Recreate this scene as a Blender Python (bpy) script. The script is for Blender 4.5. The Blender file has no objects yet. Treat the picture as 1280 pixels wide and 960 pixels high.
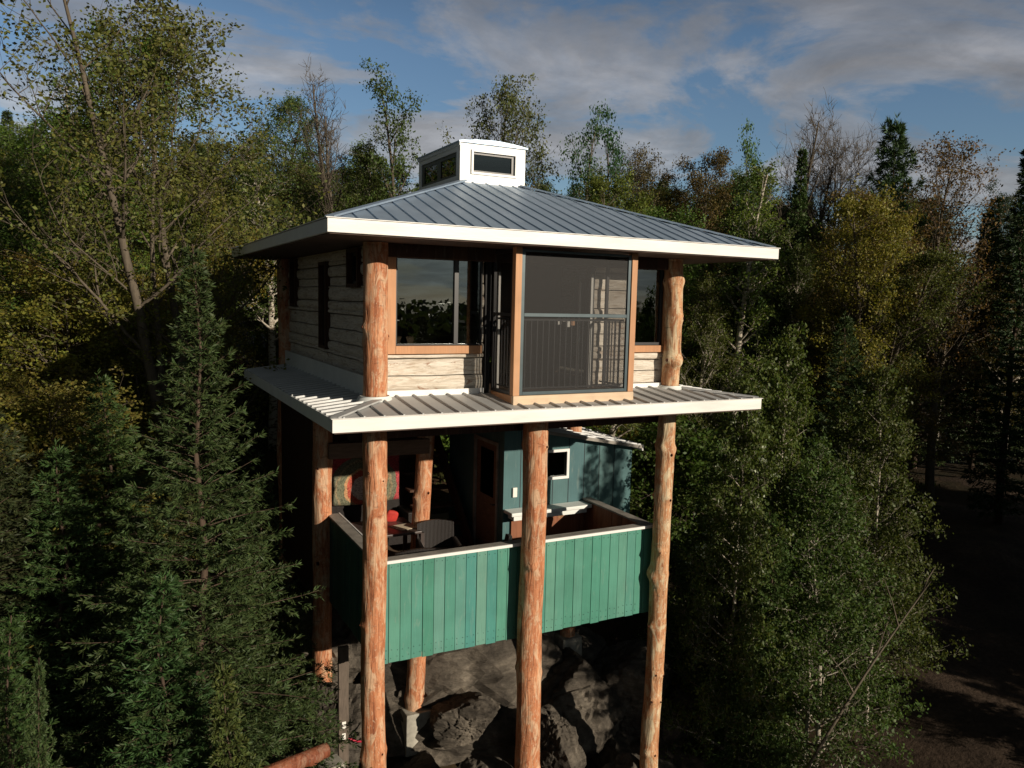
import bpy, math, random
import numpy as np
from mathutils import Vector, Matrix, noise

random.seed(7)
scene = bpy.context.scene
col = scene.collection
PI = math.pi
R = math.radians

# ------------------------------------------------------------------ camera numbers
YAW, PITCH, ROLL, FPX = 0.4769, 0.10558, 0.0231, 978.9
CAM = Vector((-2.88, -9.23, 1.22))
_f = Vector((math.sin(YAW) * math.cos(PITCH), math.cos(YAW) * math.cos(PITCH), -math.sin(PITCH)))
_r = Vector((math.cos(YAW), -math.sin(YAW), 0))
_u = _r.cross(_f)
CR = _r * math.cos(ROLL) + _u * math.sin(ROLL)
CU = -_r * math.sin(ROLL) + _u * math.cos(ROLL)
SUN_AZ, SUN_EL = R(155), R(16.7)
TOSUN = Vector((math.sin(SUN_AZ) * math.cos(SUN_EL), math.cos(SUN_AZ) * math.cos(SUN_EL), math.sin(SUN_EL)))


def proj(p):
    d = Vector(p) - CAM
    z = d.dot(_f)
    if z < 0.1:
        return None
    return (640 + FPX * d.dot(CR) / z, 480 - FPX * d.dot(CU) / z)


def at(px, py, dist):
    """point on the sight line of pixel at a horizontal distance"""
    d = CR * ((px - 640) / FPX) + CU * ((480 - py) / FPX) + _f
    d = d / math.hypot(d.x, d.y)
    return CAM + d * dist


def sm(a, b, x):
    t = max(0.0, min(1.0, (x - a) / (b - a)))
    return t * t * (3 - 2 * t)


def ground(x, y):
    zl = -8.2 + 5.1 * sm(-0.5, 7.5, y) + 0.075 * max(0, min(y, 70) - 8)
    zr = -6.6 + 0.8 * sm(-4, 8, y) + 0.022 * max(0, min(y, 80) - 8)
    b = sm(5, 12, x)
    z = zl * (1 - b) + zr * b
    z -= 1.2 * sm(-3, -14, y) * 1.0
    d = math.hypot(x - 2, y - 2)
    if d > 90:
        z += -6 * sm(90, 160, d) * (1 if y < 0 else 0.3)
    if y < -120:
        z += 9 * sm(-120, -260, y) + 3 * noise.noise(Vector((x * 0.008, 1.3, 0)))
    z += 0.35 * noise.noise(Vector((x * 0.23, y * 0.23, 3.1))) + 0.12 * noise.noise(Vector((x * 0.9, y * 0.9, 1.7)))
    return z


# ------------------------------------------------------------------ helpers
def tag(o, label=None, cat=None, group=None, kind=None):
    if label: o['label'] = label
    if cat: o['category'] = cat
    if group: o['group'] = group
    if kind: o['kind'] = kind
    return o


def empty(name, loc=(0, 0, 0), rz=0.0, parent=None):
    o = bpy.data.objects.new(name, None)
    o.empty_display_size = 0.2
    o.location = loc
    o.rotation_euler = (0, 0, rz)
    if parent: o.parent = parent
    col.objects.link(o)
    return o


def copy_tree(o, parent=None):
    c = o.copy()
    col.objects.link(c)
    if parent: c.parent = parent
    for ch in list(o.children):
        copy_tree(ch, c)
    return c


class MB:
    def __init__(s):
        s.v, s.f = [], []

    def add(s, vs, fs):
        n = len(s.v)
        s.v += [tuple(v) for v in vs]
        s.f += [tuple(i + n for i in f) for f in fs]

    def box(s, x0, x1, y0, y1, z0, z1):
        s.add([(x0, y0, z0), (x1, y0, z0), (x1, y1, z0), (x0, y1, z0), (x0, y0, z1), (x1, y0, z1), (x1, y1, z1), (x0, y1, z1)],
              [(3, 2, 1, 0), (4, 5, 6, 7), (0, 1, 5, 4), (1, 2, 6, 5), (2, 3, 7, 6), (3, 0, 4, 7)])
        return s

    def hexa(s, p):
        """eight corners: bottom loop, top loop"""
        s.add(p, [(3, 2, 1, 0), (4, 5, 6, 7), (0, 1, 5, 4), (1, 2, 6, 5), (2, 3, 7, 6), (3, 0, 4, 7)])
        return s

    def bar(s, a, b, w, h, up=(0, 0, 1)):
        a, b = Vector(a), Vector(b)
        d = (b - a).normalized()
        sd = d.cross(Vector(up))
        if sd.length < 1e-4: sd = d.cross(Vector((0, 1, 0)))
        sd.normalize()
        u = sd.cross(d)
        p = []
        for q in (a, b):
            p.append([q - sd * w / 2 - u * h / 2, q + sd * w / 2 - u * h / 2, q + sd * w / 2 + u * h / 2, q - sd * w / 2 + u * h / 2])
        s.add(p[0] + p[1], [(0, 1, 2, 3), (7, 6, 5, 4), (4, 5, 1, 0), (5, 6, 2, 1), (6, 7, 3, 2), (7, 4, 0, 3)])
        return s

    def tube(s, pts, rad, n=8, caps=True):
        pts = [Vector(p) for p in pts]
        if not hasattr(rad, '__len__'): rad = [rad] * len(pts)
        base = len(s.v)
        ref = Vector((0.3, 0.9, 0.1))
        for i, p in enumerate(pts):
            d = (pts[min(i + 1, len(pts) - 1)] - pts[max(i - 1, 0)]).normalized()
            if abs(d.dot(ref)) > 0.95: ref = Vector((0.9, 0.1, 0.3))
            a = d.cross(ref).normalized()
            b = d.cross(a)
            for k in range(n):
                t = 2 * PI * k / n
                s.v.append(tuple(p + (a * math.cos(t) + b * math.sin(t)) * rad[i]))
        for i in range(len(pts) - 1):
            for k in range(n):
                k2 = (k + 1) % n
                s.f.append((base + i * n + k, base + i * n + k2, base + (i + 1) * n + k2, base + (i + 1) * n + k))
        if caps:
            s.f.append(tuple(base + k for k in range(n)))
            e = base + (len(pts) - 1) * n
            s.f.append(tuple(e + k for k in reversed(range(n))))
        return s

    def build(s, name, m, parent=None, bevel=0, smooth=False):
        me = bpy.data.meshes.new(name)
        me.from_pydata(s.v, [], s.f)
        me.update()
        if smooth:
            me.polygons.foreach_set('use_smooth', [True] * len(me.polygons))
        o = bpy.data.objects.new(name, me)
        me.materials.append(m)
        if parent: o.parent = parent
        col.objects.link(o)
        if bevel:
            b = o.modifiers.new('bevel', 'BEVEL')
            b.width = bevel
            b.segments = 2
            b.limit_method = 'ANGLE'
        return o


def np_mesh(name, V, F, m, parent=None, attr=None, smooth=False):
    """V (n,3), F (m,k) arrays"""
    me = bpy.data.meshes.new(name)
    k = F.shape[1]
    me.vertices.add(len(V)); me.vertices.foreach_set('co', V.astype(np.float32).ravel())
    me.loops.add(F.size); me.loops.foreach_set('vertex_index', F.astype(np.int32).ravel())
    me.polygons.add(len(F)); me.polygons.foreach_set('loop_start', (np.arange(len(F)) * k).astype(np.int32))
    me.polygons.foreach_set('loop_total', np.full(len(F), k, np.int32))
    if attr is not None:
        a = me.attributes.new('v', 'FLOAT', 'FACE')
        a.data.foreach_set('value', attr.astype(np.float32))
    me.update(calc_edges=True)
    if smooth:
        me.polygons.foreach_set('use_smooth', np.ones(len(F), bool))
    me.materials.append(m)
    o = bpy.data.objects.new(name, me)
    if parent: o.parent = parent
    col.objects.link(o)
    return o


# ------------------------------------------------------------------ materials
def mat(name):
    m = bpy.data.materials.new(name)
    m.use_nodes = True
    nt = m.node_tree
    return m, nt, nt.nodes['Principled BSDF']


def N(nt, t, **kw):
    n = nt.nodes.new(t)
    for k, v in kw.items():
        if k.startswith('i_'):
            n.inputs[k[2:].replace('_', ' ')].default_value = v
        else:
            setattr(n, k, v)
    return n


def ramp(nt, src, stops, interp='LINEAR'):
    r = nt.nodes.new('ShaderNodeValToRGB')
    r.color_ramp.interpolation = interp
    e = r.color_ramp.elements
    while len(e) < len(stops): e.new(0.5)
    for i, (p, c) in enumerate(stops):
        e[i].position = p
        e[i].color = (c, c, c, 1) if not hasattr(c, '__len__') else tuple(c) + (1,)
    nt.links.new(src, r.inputs[0])
    return r.outputs[0]


def texco(nt, scale=(1, 1, 1), kind='Object'):
    tc = nt.nodes.new('ShaderNodeTexCoord')
    mp = nt.nodes.new('ShaderNodeMapping')
    mp.inputs['Scale'].default_value = scale
    nt.links.new(tc.outputs[kind], mp.inputs[0])
    return mp.outputs[0]


def noise_n(nt, vec, scale, detail=4, rough=0.55, dist=0.0):
    n = N(nt, 'ShaderNodeTexNoise')
    n.inputs['Scale'].default_value = scale
    n.inputs['Detail'].default_value = detail
    n.inputs['Roughness'].default_value = rough
    n.inputs['Distortion'].default_value = dist
    nt.links.new(vec, n.inputs['Vector'])
    return n.outputs['Fac']


def mixc(nt, fac, a, b, mode='MIX'):
    m = nt.nodes.new('ShaderNodeMix')
    m.data_type = 'RGBA'
    m.blend_type = mode
    for s, v in ((m.inputs[0], fac), (m.inputs[6], a), (m.inputs[7], b)):
        if hasattr(v, 'type') and hasattr(v, 'node'):
            nt.links.new(v, s)
        else:
            s.default_value = v if not hasattr(v, '__len__') else tuple(v) + (1,)
    return m.outputs[2]


def bump(nt, h, strength, dist, bs):
    b = nt.nodes.new('ShaderNodeBump')
    b.inputs['Strength'].default_value = strength
    b.inputs['Distance'].default_value = dist
    nt.links.new(h, b.inputs['Height'])
    nt.links.new(b.outputs[0], bs.inputs['Normal'])


def simple(name, c, rough=0.6, metal=0.0, var=0.15, scale=6, bmp=0.0, stretch=(1, 1, 1), spec=0.5):
    m, nt, bs = mat(name)
    v = texco(nt, stretch)
    f = noise_n(nt, v, scale, 5)
    lo = tuple(x * (1 - var) for x in c); hi = tuple(min(1, x * (1 + var)) for x in c)
    nt.links.new(ramp(nt, f, [(0.3, lo), (0.7, hi)]), bs.inputs['Base Color'])
    bs.inputs['Roughness'].default_value = rough
    bs.inputs['Metallic'].default_value = metal
    bs.inputs['Specular IOR Level'].default_value = spec
    if bmp:
        bump(nt, noise_n(nt, v, scale * 6, 4), bmp, 0.01, bs)
    return m


def boards_mat(name, axis, width, cols, rough=0.7, grain=1.0, knots=True, off=0.0):
    """painted or raw boards laid side by side along an axis: colour changes per board, grain runs along the other"""
    m, nt, bs = mat(name)
    tc = nt.nodes.new('ShaderNodeTexCoord')
    sep = nt.nodes.new('ShaderNodeSeparateXYZ')
    nt.links.new(tc.outputs['Object'], sep.inputs[0])
    a = N(nt, 'ShaderNodeMath', operation='ADD'); a.inputs[1].default_value = off
    nt.links.new(sep.outputs[axis], a.inputs[0])
    d = N(nt, 'ShaderNodeMath', operation='DIVIDE'); d.inputs[1].default_value = width
    nt.links.new(a.outputs[0], d.inputs[0])
    fl = N(nt, 'ShaderNodeMath', operation='FLOOR')
    nt.links.new(d.outputs[0], fl.inputs[0])
    wn = N(nt, 'ShaderNodeTexWhiteNoise', noise_dimensions='1D')
    nt.links.new(fl.outputs[0], wn.inputs['W'])
    c = ramp(nt, wn.outputs['Value'], [(i / (len(cols) - 1), cc) for i, cc in enumerate(cols)])
    sc = [2.5, 2.5, 2.5]
    if axis == 'Z': sc = [1.2, 1.2, 22]
    else: sc = [24, 24, 1.2]
    vec = texco(nt, sc)
    # shift the grain per board
    ad = N(nt, 'ShaderNodeVectorMath', operation='ADD')
    nt.links.new(vec, ad.inputs[0]); nt.links.new(wn.outputs['Color'], ad.inputs[1])
    g = noise_n(nt, ad.outputs[0], 1.6, 6, 0.6, 0.4)
    c = mixc(nt, 0.55 * grain, c, ramp(nt, g, [(0.25, 0.35), (0.55, 1.0), (0.75, 1.25)]), 'MULTIPLY')
    n2 = noise_n(nt, texco(nt), 2.2, 4)
    c = mixc(nt, 0.35, c, ramp(nt, n2, [(0.3, 0.6), (0.7, 1.25)]), 'MULTIPLY')
    nt.links.new(c, bs.inputs['Base Color'])
    bs.inputs['Roughness'].default_value = rough
    bs.inputs['Specular IOR Level'].default_value = 0.3
    st = noise_n(nt, texco(nt, (9, 9, 1.4) if axis != 'Z' else (1.4, 1.4, 9)), 2.0, 6, 0.7, 0.8)
    c2 = mixc(nt, ramp(nt, st, [(0.56, 0.0), (0.72, 0.4)]), c, mixc(nt, 0.5, c, (0.35, 0.36, 0.30)))
    nt.links.new(c2, bs.inputs['Base Color'])
    bump(nt, g, 0.35, 0.006, bs)
    return m


def log_mat(name, tint=(1, 1, 1)):
    m, nt, bs = mat(name)
    v = texco(nt, (7, 7, 0.9))
    g = noise_n(nt, v, 2.0, 7, 0.65, 0.6)
    T = lambda c: tuple(min(1, a * b) for a, b in zip(c, tint))
    c = ramp(nt, g, [(0.25, T((0.15, 0.045, 0.022))), (0.42, T((0.40, 0.145, 0.065))), (0.58, T((0.54, 0.235, 0.115))), (0.75, T((0.66, 0.40, 0.24)))])
    p = noise_n(nt, texco(nt, (3, 3, 1.1)), 2.2, 6, 0.6, 1.2)
    c = mixc(nt, ramp(nt, p, [(0.49, 0.0), (0.60, 0.75)]), c, T((0.60, 0.42, 0.27)))
    p2 = noise_n(nt, texco(nt, (5, 5, 2.0)), 2.6, 5, 0.7, 0.5)
    c = mixc(nt, ramp(nt, p2, [(0.60, 0.0), (0.68, 0.8)]), c, T((0.26, 0.075, 0.03)))
    f = noise_n(nt, texco(nt, (22, 22, 2.4)), 3.0, 5, 0.7)
    c = mixc(nt, 0.65, c, ramp(nt, f, [(0.3, 0.45), (0.5, 1.0), (0.75, 1.3)]), 'MULTIPLY')
    rg = noise_n(nt, texco(nt, (2.5, 2.5, 9)), 3.0, 4, 0.7, 0.6)
    c = mixc(nt, 0.75, c, ramp(nt, rg, [(0.30, 0.35), (0.40, 1.0)]), 'MULTIPLY')
    fl = noise_n(nt, texco(nt, (16, 16, 7)), 3.0, 3, 0.6)
    c = mixc(nt, ramp(nt, fl, [(0.59, 0.0), (0.66, 0.5)]), c, T((0.62, 0.47, 0.33)))
    nt.links.new(c, bs.inputs['Base Color'])
    bs.inputs['Roughness'].default_value = 0.75
    bs.inputs['Specular IOR Level'].default_value = 0.3
    cr = N(nt, 'ShaderNodeTexVoronoi', feature='DISTANCE_TO_EDGE'); cr.inputs['Scale'].default_value = 1.0
    nt.links.new(texco(nt, (13, 13, 0.7)), cr.inputs['Vector'])
    crk = ramp(nt, cr.outputs['Distance'], [(0.0, 0.0), (0.06, 1.0)])
    c = mixc(nt, ramp(nt, g, [(0.42, 0.30), (0.6, 0.05)]), c, mixc(nt, 1.0, c, ramp(nt, cr.outputs['Distance'], [(0.0, 0.25), (0.05, 1.0)]), 'MULTIPLY'))
    nt.links.new(c, bs.inputs['Base Color'])
    ml = N(nt, 'ShaderNodeMath', operation='MULTIPLY'); nt.links.new(f, ml.inputs[0]); nt.links.new(crk, ml.inputs[1])
    bump(nt, ml.outputs[0], 0.55, 0.010, bs)
    return m


M = {}
M['log'] = log_mat('peeled_log')
M['log_pale'] = log_mat('peeled_log_pale', (1.05, 1.3, 1.35))
M['log_dark'] = log_mat('stained_log', (0.45, 0.35, 0.35))
M['knot'] = simple('knot_wood', (0.16, 0.05, 0.022), 0.7, var=0.5, scale=30, bmp=0.5)
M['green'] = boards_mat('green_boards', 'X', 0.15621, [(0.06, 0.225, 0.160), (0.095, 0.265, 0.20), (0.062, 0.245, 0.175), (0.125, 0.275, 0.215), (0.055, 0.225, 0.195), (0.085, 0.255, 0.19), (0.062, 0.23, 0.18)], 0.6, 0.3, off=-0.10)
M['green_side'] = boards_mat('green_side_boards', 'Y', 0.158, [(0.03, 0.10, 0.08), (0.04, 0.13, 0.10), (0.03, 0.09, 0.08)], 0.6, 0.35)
M['fence_in'] = boards_mat('rail_inner_boards', 'Y', 0.14, [(0.22, 0.08, 0.04), (0.30, 0.12, 0.06), (0.18, 0.07, 0.035)], 0.7)
M['fence_in_x'] = boards_mat('rail_inner_boards_front', 'X', 0.14, [(0.22, 0.08, 0.04), (0.30, 0.12, 0.06), (0.18, 0.07, 0.035)], 0.7)
M['teal'] = boards_mat('teal_boards', 'X', 0.31, [(0.06, 0.135, 0.145), (0.07, 0.155, 0.16), (0.065, 0.14, 0.145), (0.075, 0.15, 0.15)], 0.6, 0.25, off=-2.81)
M['teal_side'] = boards_mat('teal_side_boards', 'Y', 0.31, [(0.055, 0.12, 0.13), (0.06, 0.13, 0.14)], 0.6, 0.25)
M['batten'] = simple('dark_gap', (0.02, 0.035, 0.04), 0.8)


def hewn(name):
    m, nt, bs = mat(name)
    v = texco(nt, (1.3, 1.3, 9))
    g = noise_n(nt, v, 2.4, 8, 0.68, 0.9)
    c = ramp(nt, g, [(0.24, (0.20, 0.14, 0.09)), (0.36, (0.48, 0.40, 0.31)), (0.52, (0.66, 0.60, 0.51)), (0.8, (0.76, 0.71, 0.63))])
    p = noise_n(nt, texco(nt, (1.2, 1.2, 3.5)), 2.2, 5, 0.7, 1.4)
    c = mixc(nt, ramp(nt, p, [(0.60, 0.0), (0.67, 0.8)]), c, (0.27, 0.13, 0.07))
    f = noise_n(nt, texco(nt, (3, 3, 60)), 2.0, 4, 0.7, 0.4)
    c = mixc(nt, 0.5, c, ramp(nt, f, [(0.35, 0.4), (0.5, 1.05)]), 'MULTIPLY')
    nt.links.new(c, bs.inputs['Base Color'])
    bs.inputs['Roughness'].default_value = 0.85
    bs.inputs['Specular IOR Level'].default_value = 0.2
    bump(nt, g, 0.6, 0.02, bs)
    return m


M['hewn'] = hewn('weathered_boards')
M['cedar'] = boards_mat('cedar_trim', 'X', 3.0, [(0.50, 0.25, 0.12), (0.56, 0.29, 0.15)], 0.6, 0.45)
M['fir'] = boards_mat('fir_timber', 'X', 3.1, [(0.52, 0.27, 0.14), (0.58, 0.32, 0.17)], 0.6, 0.35)
M['beam'] = boards_mat('pale_beam', 'Z', 3.0, [(0.62, 0.46, 0.31), (0.68, 0.52, 0.36)], 0.6, 0.25)
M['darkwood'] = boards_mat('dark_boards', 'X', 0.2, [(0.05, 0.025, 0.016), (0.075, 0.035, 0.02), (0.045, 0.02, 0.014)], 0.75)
M['soffit'] = simple('soffit_wood', (0.10, 0.06, 0.045), 0.7, var=0.3)
M['floorwood'] = boards_mat('deck_boards', 'Y', 0.14, [(0.14, 0.09, 0.06), (0.18, 0.12, 0.08), (0.12, 0.08, 0.05)], 0.75)
M['white'] = simple('white_metal_trim', (0.80, 0.79, 0.76), 0.42, var=0.05, scale=3)
M['white_fascia'] = simple('fascia_white', (0.78, 0.765, 0.73), 0.45, var=0.10, scale=2.5, stretch=(.5, .5, 3), bmp=0.15)
M['offwhite'] = simple('white_trim_side', (0.72, 0.74, 0.71), 0.5, var=0.06, scale=3)
M['blackframe'] = simple('dark_window_frame', (0.018, 0.017, 0.018), 0.4)
M['tealframe'] = simple('grey_screen_frame', (0.05, 0.075, 0.085), 0.4, 0.3)
M['iron'] = simple('black_iron', (0.02, 0.02, 0.022), 0.4, 0.4)
M['caprail'] = simple('weathered_cap', (0.26, 0.24, 0.21), 0.7, var=0.3, scale=5, bmp=0.3)
M['oldwood'] = simple('old_plank', (0.11, 0.085, 0.065), 0.8, var=0.3, stretch=(6, 6, 1), bmp=0.4)
M['concrete'] = simple('concrete', (0.33, 0.31, 0.26), 0.9, var=0.3, scale=7, bmp=0.5)
M['plaster'] = simple('interior_wall', (0.13, 0.085, 0.055), 0.8, var=0.1)
M['interior'] = simple('interior_wood', (0.16, 0.09, 0.055), 0.7, var=0.3, stretch=(1, 1, 8))
M['wicker'] = simple('dark_wicker', (0.035, 0.028, 0.025), 0.6, var=0.5, scale=60, bmp=0.8)
def wicker():
    m, nt, bs = mat('woven_wicker')
    v = texco(nt, (1, 1, 1))
    w1 = N(nt, 'ShaderNodeTexWave', wave_type='BANDS', bands_direction='X'); w1.inputs['Scale'].default_value = 14; nt.links.new(v, w1.inputs['Vector'])
    w2 = N(nt, 'ShaderNodeTexWave', wave_type='BANDS', bands_direction='Z'); w2.inputs['Scale'].default_value = 22; nt.links.new(v, w2.inputs['Vector'])
    mm = N(nt, 'ShaderNodeMath', operation='MULTIPLY'); nt.links.new(w1.outputs['Fac'], mm.inputs[0]); nt.links.new(w2.outputs['Fac'], mm.inputs[1])
    nt.links.new(ramp(nt, mm.outputs[0], [(0.1, (0.008, 0.006, 0.006)), (0.7, (0.05, 0.04, 0.034))]), bs.inputs['Base Color'])
    bs.inputs['Roughness'].default_value = 0.5
    bump(nt, mm.outputs[0], 0.8, 0.01, bs)
    return m


M['wicker'] = wicker()
M['tabletop'] = simple('dark_table_top', (0.06, 0.045, 0.04), 0.35, var=0.2)
M['red'] = simple('red_cloth', (0.45, 0.03, 0.02), 0.8, var=0.2)
M['paper'] = simple('paper', (0.62, 0.52, 0.38), 0.8, var=0.05)
M['plastic'] = simple('white_plastic', (0.8, 0.78, 0.72), 0.35, var=0.03)
M['hose'] = simple('red_hose', (0.45, 0.02, 0.05), 0.5, var=0.1)
M['yellow'] = simple('yellow_board', (0.60, 0.36, 0.10), 0.6, var=0.1)


def metal_roof(name='standing_seam_metal', lo=(0.33, 0.42, 0.52), hi=(0.42, 0.51, 0.62), metal=0.6, rough=(0.44, 0.58)):
    m, nt, bs = mat(name)
    v = texco(nt)
    n = noise_n(nt, v, 1.3, 4)
    c = ramp(nt, n, [(0.3, lo), (0.7, hi)])
    nt.links.new(c, bs.inputs['Base Color'])
    bs.inputs['Metallic'].default_value = metal
    n2 = noise_n(nt, texco(nt, (3, 3, 3)), 3, 5)
    nt.links.new(ramp(nt, n2, [(0.3, rough[0]), (0.7, rough[1])]), bs.inputs['Roughness'])
    n3 = noise_n(nt, v, 2.5, 3)
    bump(nt, n3, 0.12, 0.02, bs)
    return m


M['roof'] = metal_roof()
M['roof_low'] = metal_roof('pale_seam_metal', (0.42, 0.43, 0.43), (0.52, 0.52, 0.51), 0.4, (0.58, 0.7))


def glass_mat(name, tint, refl, rough=0.0, wob=0.0):
    m, nt, bs = mat(name)
    nt.nodes.remove(bs)
    out = nt.nodes['Material Output']
    tr = N(nt, 'ShaderNodeBsdfTransparent'); tr.inputs[0].default_value = tint + (1,)
    gl = N(nt, 'ShaderNodeBsdfGlossy'); gl.inputs['Roughness'].default_value = rough
    gl.inputs['Color'].default_value = (0.9, 0.97, 0.95, 1)
    fr = N(nt, 'ShaderNodeFresnel'); fr.inputs['IOR'].default_value = refl
    if wob:
        b = nt.nodes.new('ShaderNodeBump'); b.inputs['Strength'].default_value = wob; b.inputs['Distance'].default_value = 0.02
        nt.links.new(noise_n(nt, texco(nt), 1.1, 1), b.inputs['Height'])
        nt.links.new(b.outputs[0], gl.inputs['Normal'])
    mx = N(nt, 'ShaderNodeMixShader')
    nt.links.new(fr.outputs[0], mx.inputs[0]); nt.links.new(tr.outputs[0], mx.inputs[1]); nt.links.new(gl.outputs[0], mx.inputs[2])
    nt.links.new(mx.outputs[0], out.inputs[0])
    return m


M['glass'] = glass_mat('window_glass', (0.6, 0.63, 0.6), 2.3, 0.0, 0.03)
M['glass_small'] = glass_mat('small_window_glass', (0.4, 0.42, 0.4), 1.7, 0.0)


def screen_mat():
    m, nt, bs = mat('insect_screen')
    out = nt.nodes['Material Output']
    bs.inputs['Base Color'].default_value = (0.016, 0.015, 0.015, 1)
    bs.inputs['Roughness'].default_value = 0.6
    tr = N(nt, 'ShaderNodeBsdfTransparent')
    mx = N(nt, 'ShaderNodeMixShader')
    mx.inputs[0].default_value = 0.30
    nt.links.new(tr.outputs[0], mx.inputs[1]); nt.links.new(bs.outputs[0], mx.inputs[2])
    nt.links.new(mx.outputs[0], out.inputs[0])
    return m


M['screen'] = screen_mat()


def leaf_mat(name, trans=0.35, rough=0.5, spread=0.5):
    """leaf colour comes from the object's own colour, varied leaf by leaf"""
    m, nt, bs = mat(name)
    out = nt.nodes['Material Output']
    oi = N(nt, 'ShaderNodeObjectInfo')
    at_ = N(nt, 'ShaderNodeAttribute', attribute_name='v')
    r = ramp(nt, at_.outputs['Fac'], [(0.0, 1 - spread), (1.0, 1 + spread)])
    c = mixc(nt, 1.0, oi.outputs['Color'], r, 'MULTIPLY')
    wn = N(nt, 'ShaderNodeTexWhiteNoise', noise_dimensions='1D')
    nt.links.new(at_.outputs['Fac'], wn.inputs['W'])
    c = mixc(nt, 0.5, c, ramp(nt, wn.outputs['Value'], [(0, (1.25, 0.9, 0.7)), (0.5, (1, 1, 1)), (1, (0.8, 1.1, 0.9))]), 'MULTIPLY')
    nt.links.new(c, bs.inputs['Base Color'])
    bs.inputs['Roughness'].default_value = rough
    bs.inputs['Specular IOR Level'].default_value = 0.25
    tl = N(nt, 'ShaderNodeBsdfTranslucent')
    nt.links.new(mixc(nt, 1.0, c, (1.1, 1.15, 0.6), 'MULTIPLY'), tl.inputs[0])
    mx = N(nt, 'ShaderNodeMixShader'); mx.inputs[0].default_value = trans
    nt.links.new(bs.outputs[0], mx.inputs[1]); nt.links.new(tl.outputs[0], mx.inputs[2])
    nt.links.new(mx.outputs[0], out.inputs[0])
    return m


M['leaf'] = leaf_mat('leaves')
M['needle'] = leaf_mat('needles', 0.12, 0.55, 0.55)


def bark(name, c, pale=None):
    m, nt, bs = mat(name)
    g = noise_n(nt, texco(nt, (6, 6, 1.5)), 2.5, 6, 0.7)
    cc = ramp(nt, g, [(0.3, tuple(x * 0.5 for x in c)), (0.65, c)])
    if pale:
        p = noise_n(nt, texco(nt, (2, 2, 5)), 2.5, 3, 0.6)
        cc = mixc(nt, ramp(nt, p, [(0.4, 0.0), (0.5, 1.0)]), cc, pale)
    nt.links.new(cc, bs.inputs['Base Color'])
    bs.inputs['Roughness'].default_value = 0.9
    bs.inputs['Specular IOR Level'].default_value = 0.2
    bump(nt, g, 0.5, 0.02, bs)
    return m


M['bark'] = bark('grey_bark', (0.14, 0.115, 0.085))
M['bark_birch'] = bark('birch_bark', (0.16, 0.12, 0.09), (0.42, 0.38, 0.31))
M['bark_dark'] = bark('conifer_bark', (0.10, 0.07, 0.05))


def rock_mat():
    m, nt, bs = mat('granite_boulder')
    n = noise_n(nt, texco(nt, (1, 1, 1)), 1.7, 8, 0.65, 0.5)
    c = ramp(nt, n, [(0.3, (0.035, 0.030, 0.025)), (0.5, (0.105, 0.09, 0.072)), (0.72, (0.25, 0.215, 0.17))])
    n2 = noise_n(nt, texco(nt, (2, 2, 5)), 3, 6, 0.7)
    c = mixc(nt, 0.6, c, ramp(nt, n2, [(0.35, 0.4), (0.6, 1.15)]), 'MULTIPLY')
    nt.links.new(c, bs.inputs['Base Color'])
    bs.inputs['Roughness'].default_value = 0.9
    bs.inputs['Specular IOR Level'].default_value = 0.2
    bump(nt, noise_n(nt, texco(nt, (1, 1, 3.0)), 6, 9, 0.75), 1.0, 0.06, bs)
    return m


M['rock'] = rock_mat()


def ground_mat(name, a, b, c_, sc=1.0):
    m, nt, bs = mat(name)
    n = noise_n(nt, texco(nt), 0.35 * sc, 7, 0.65, 0.4)
    c = ramp(nt, n, [(0.35, a), (0.55, b), (0.7, c_)])
    n2 = noise_n(nt, texco(nt), 6 * sc, 6, 0.7)
    c = mixc(nt, 0.7, c, ramp(nt, n2, [(0.3, 0.4), (0.65, 1.3)]), 'MULTIPLY')
    nt.links.new(c, bs.inputs['Base Color'])
    bs.inputs['Roughness'].default_value = 0.95
    bs.inputs['Specular IOR Level'].default_value = 0.1
    bump(nt, n2, 0.8, 0.06, bs)
    return m


M['ground'] = ground_mat('forest_floor', (0.022, 0.02, 0.010), (0.040, 0.028, 0.016), (0.065, 0.040, 0.022))
M['track'] = ground_mat('dirt', (0.05, 0.036, 0.026), (0.08, 0.056, 0.04), (0.11, 0.08, 0.058), 1.5)


# ------------------------------------------------------------------ TREEHOUSE
FL, FF, FZ = -0.78, -0.90, 2.04         # upper roof: left, front, eave top
ER, EB = 5.60, 6.20
house = empty('treehouse', (0, 0, 0))
tag(house, 'two storey timber treehouse on log posts with grey metal roofs and green deck', 'treehouse')


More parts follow.
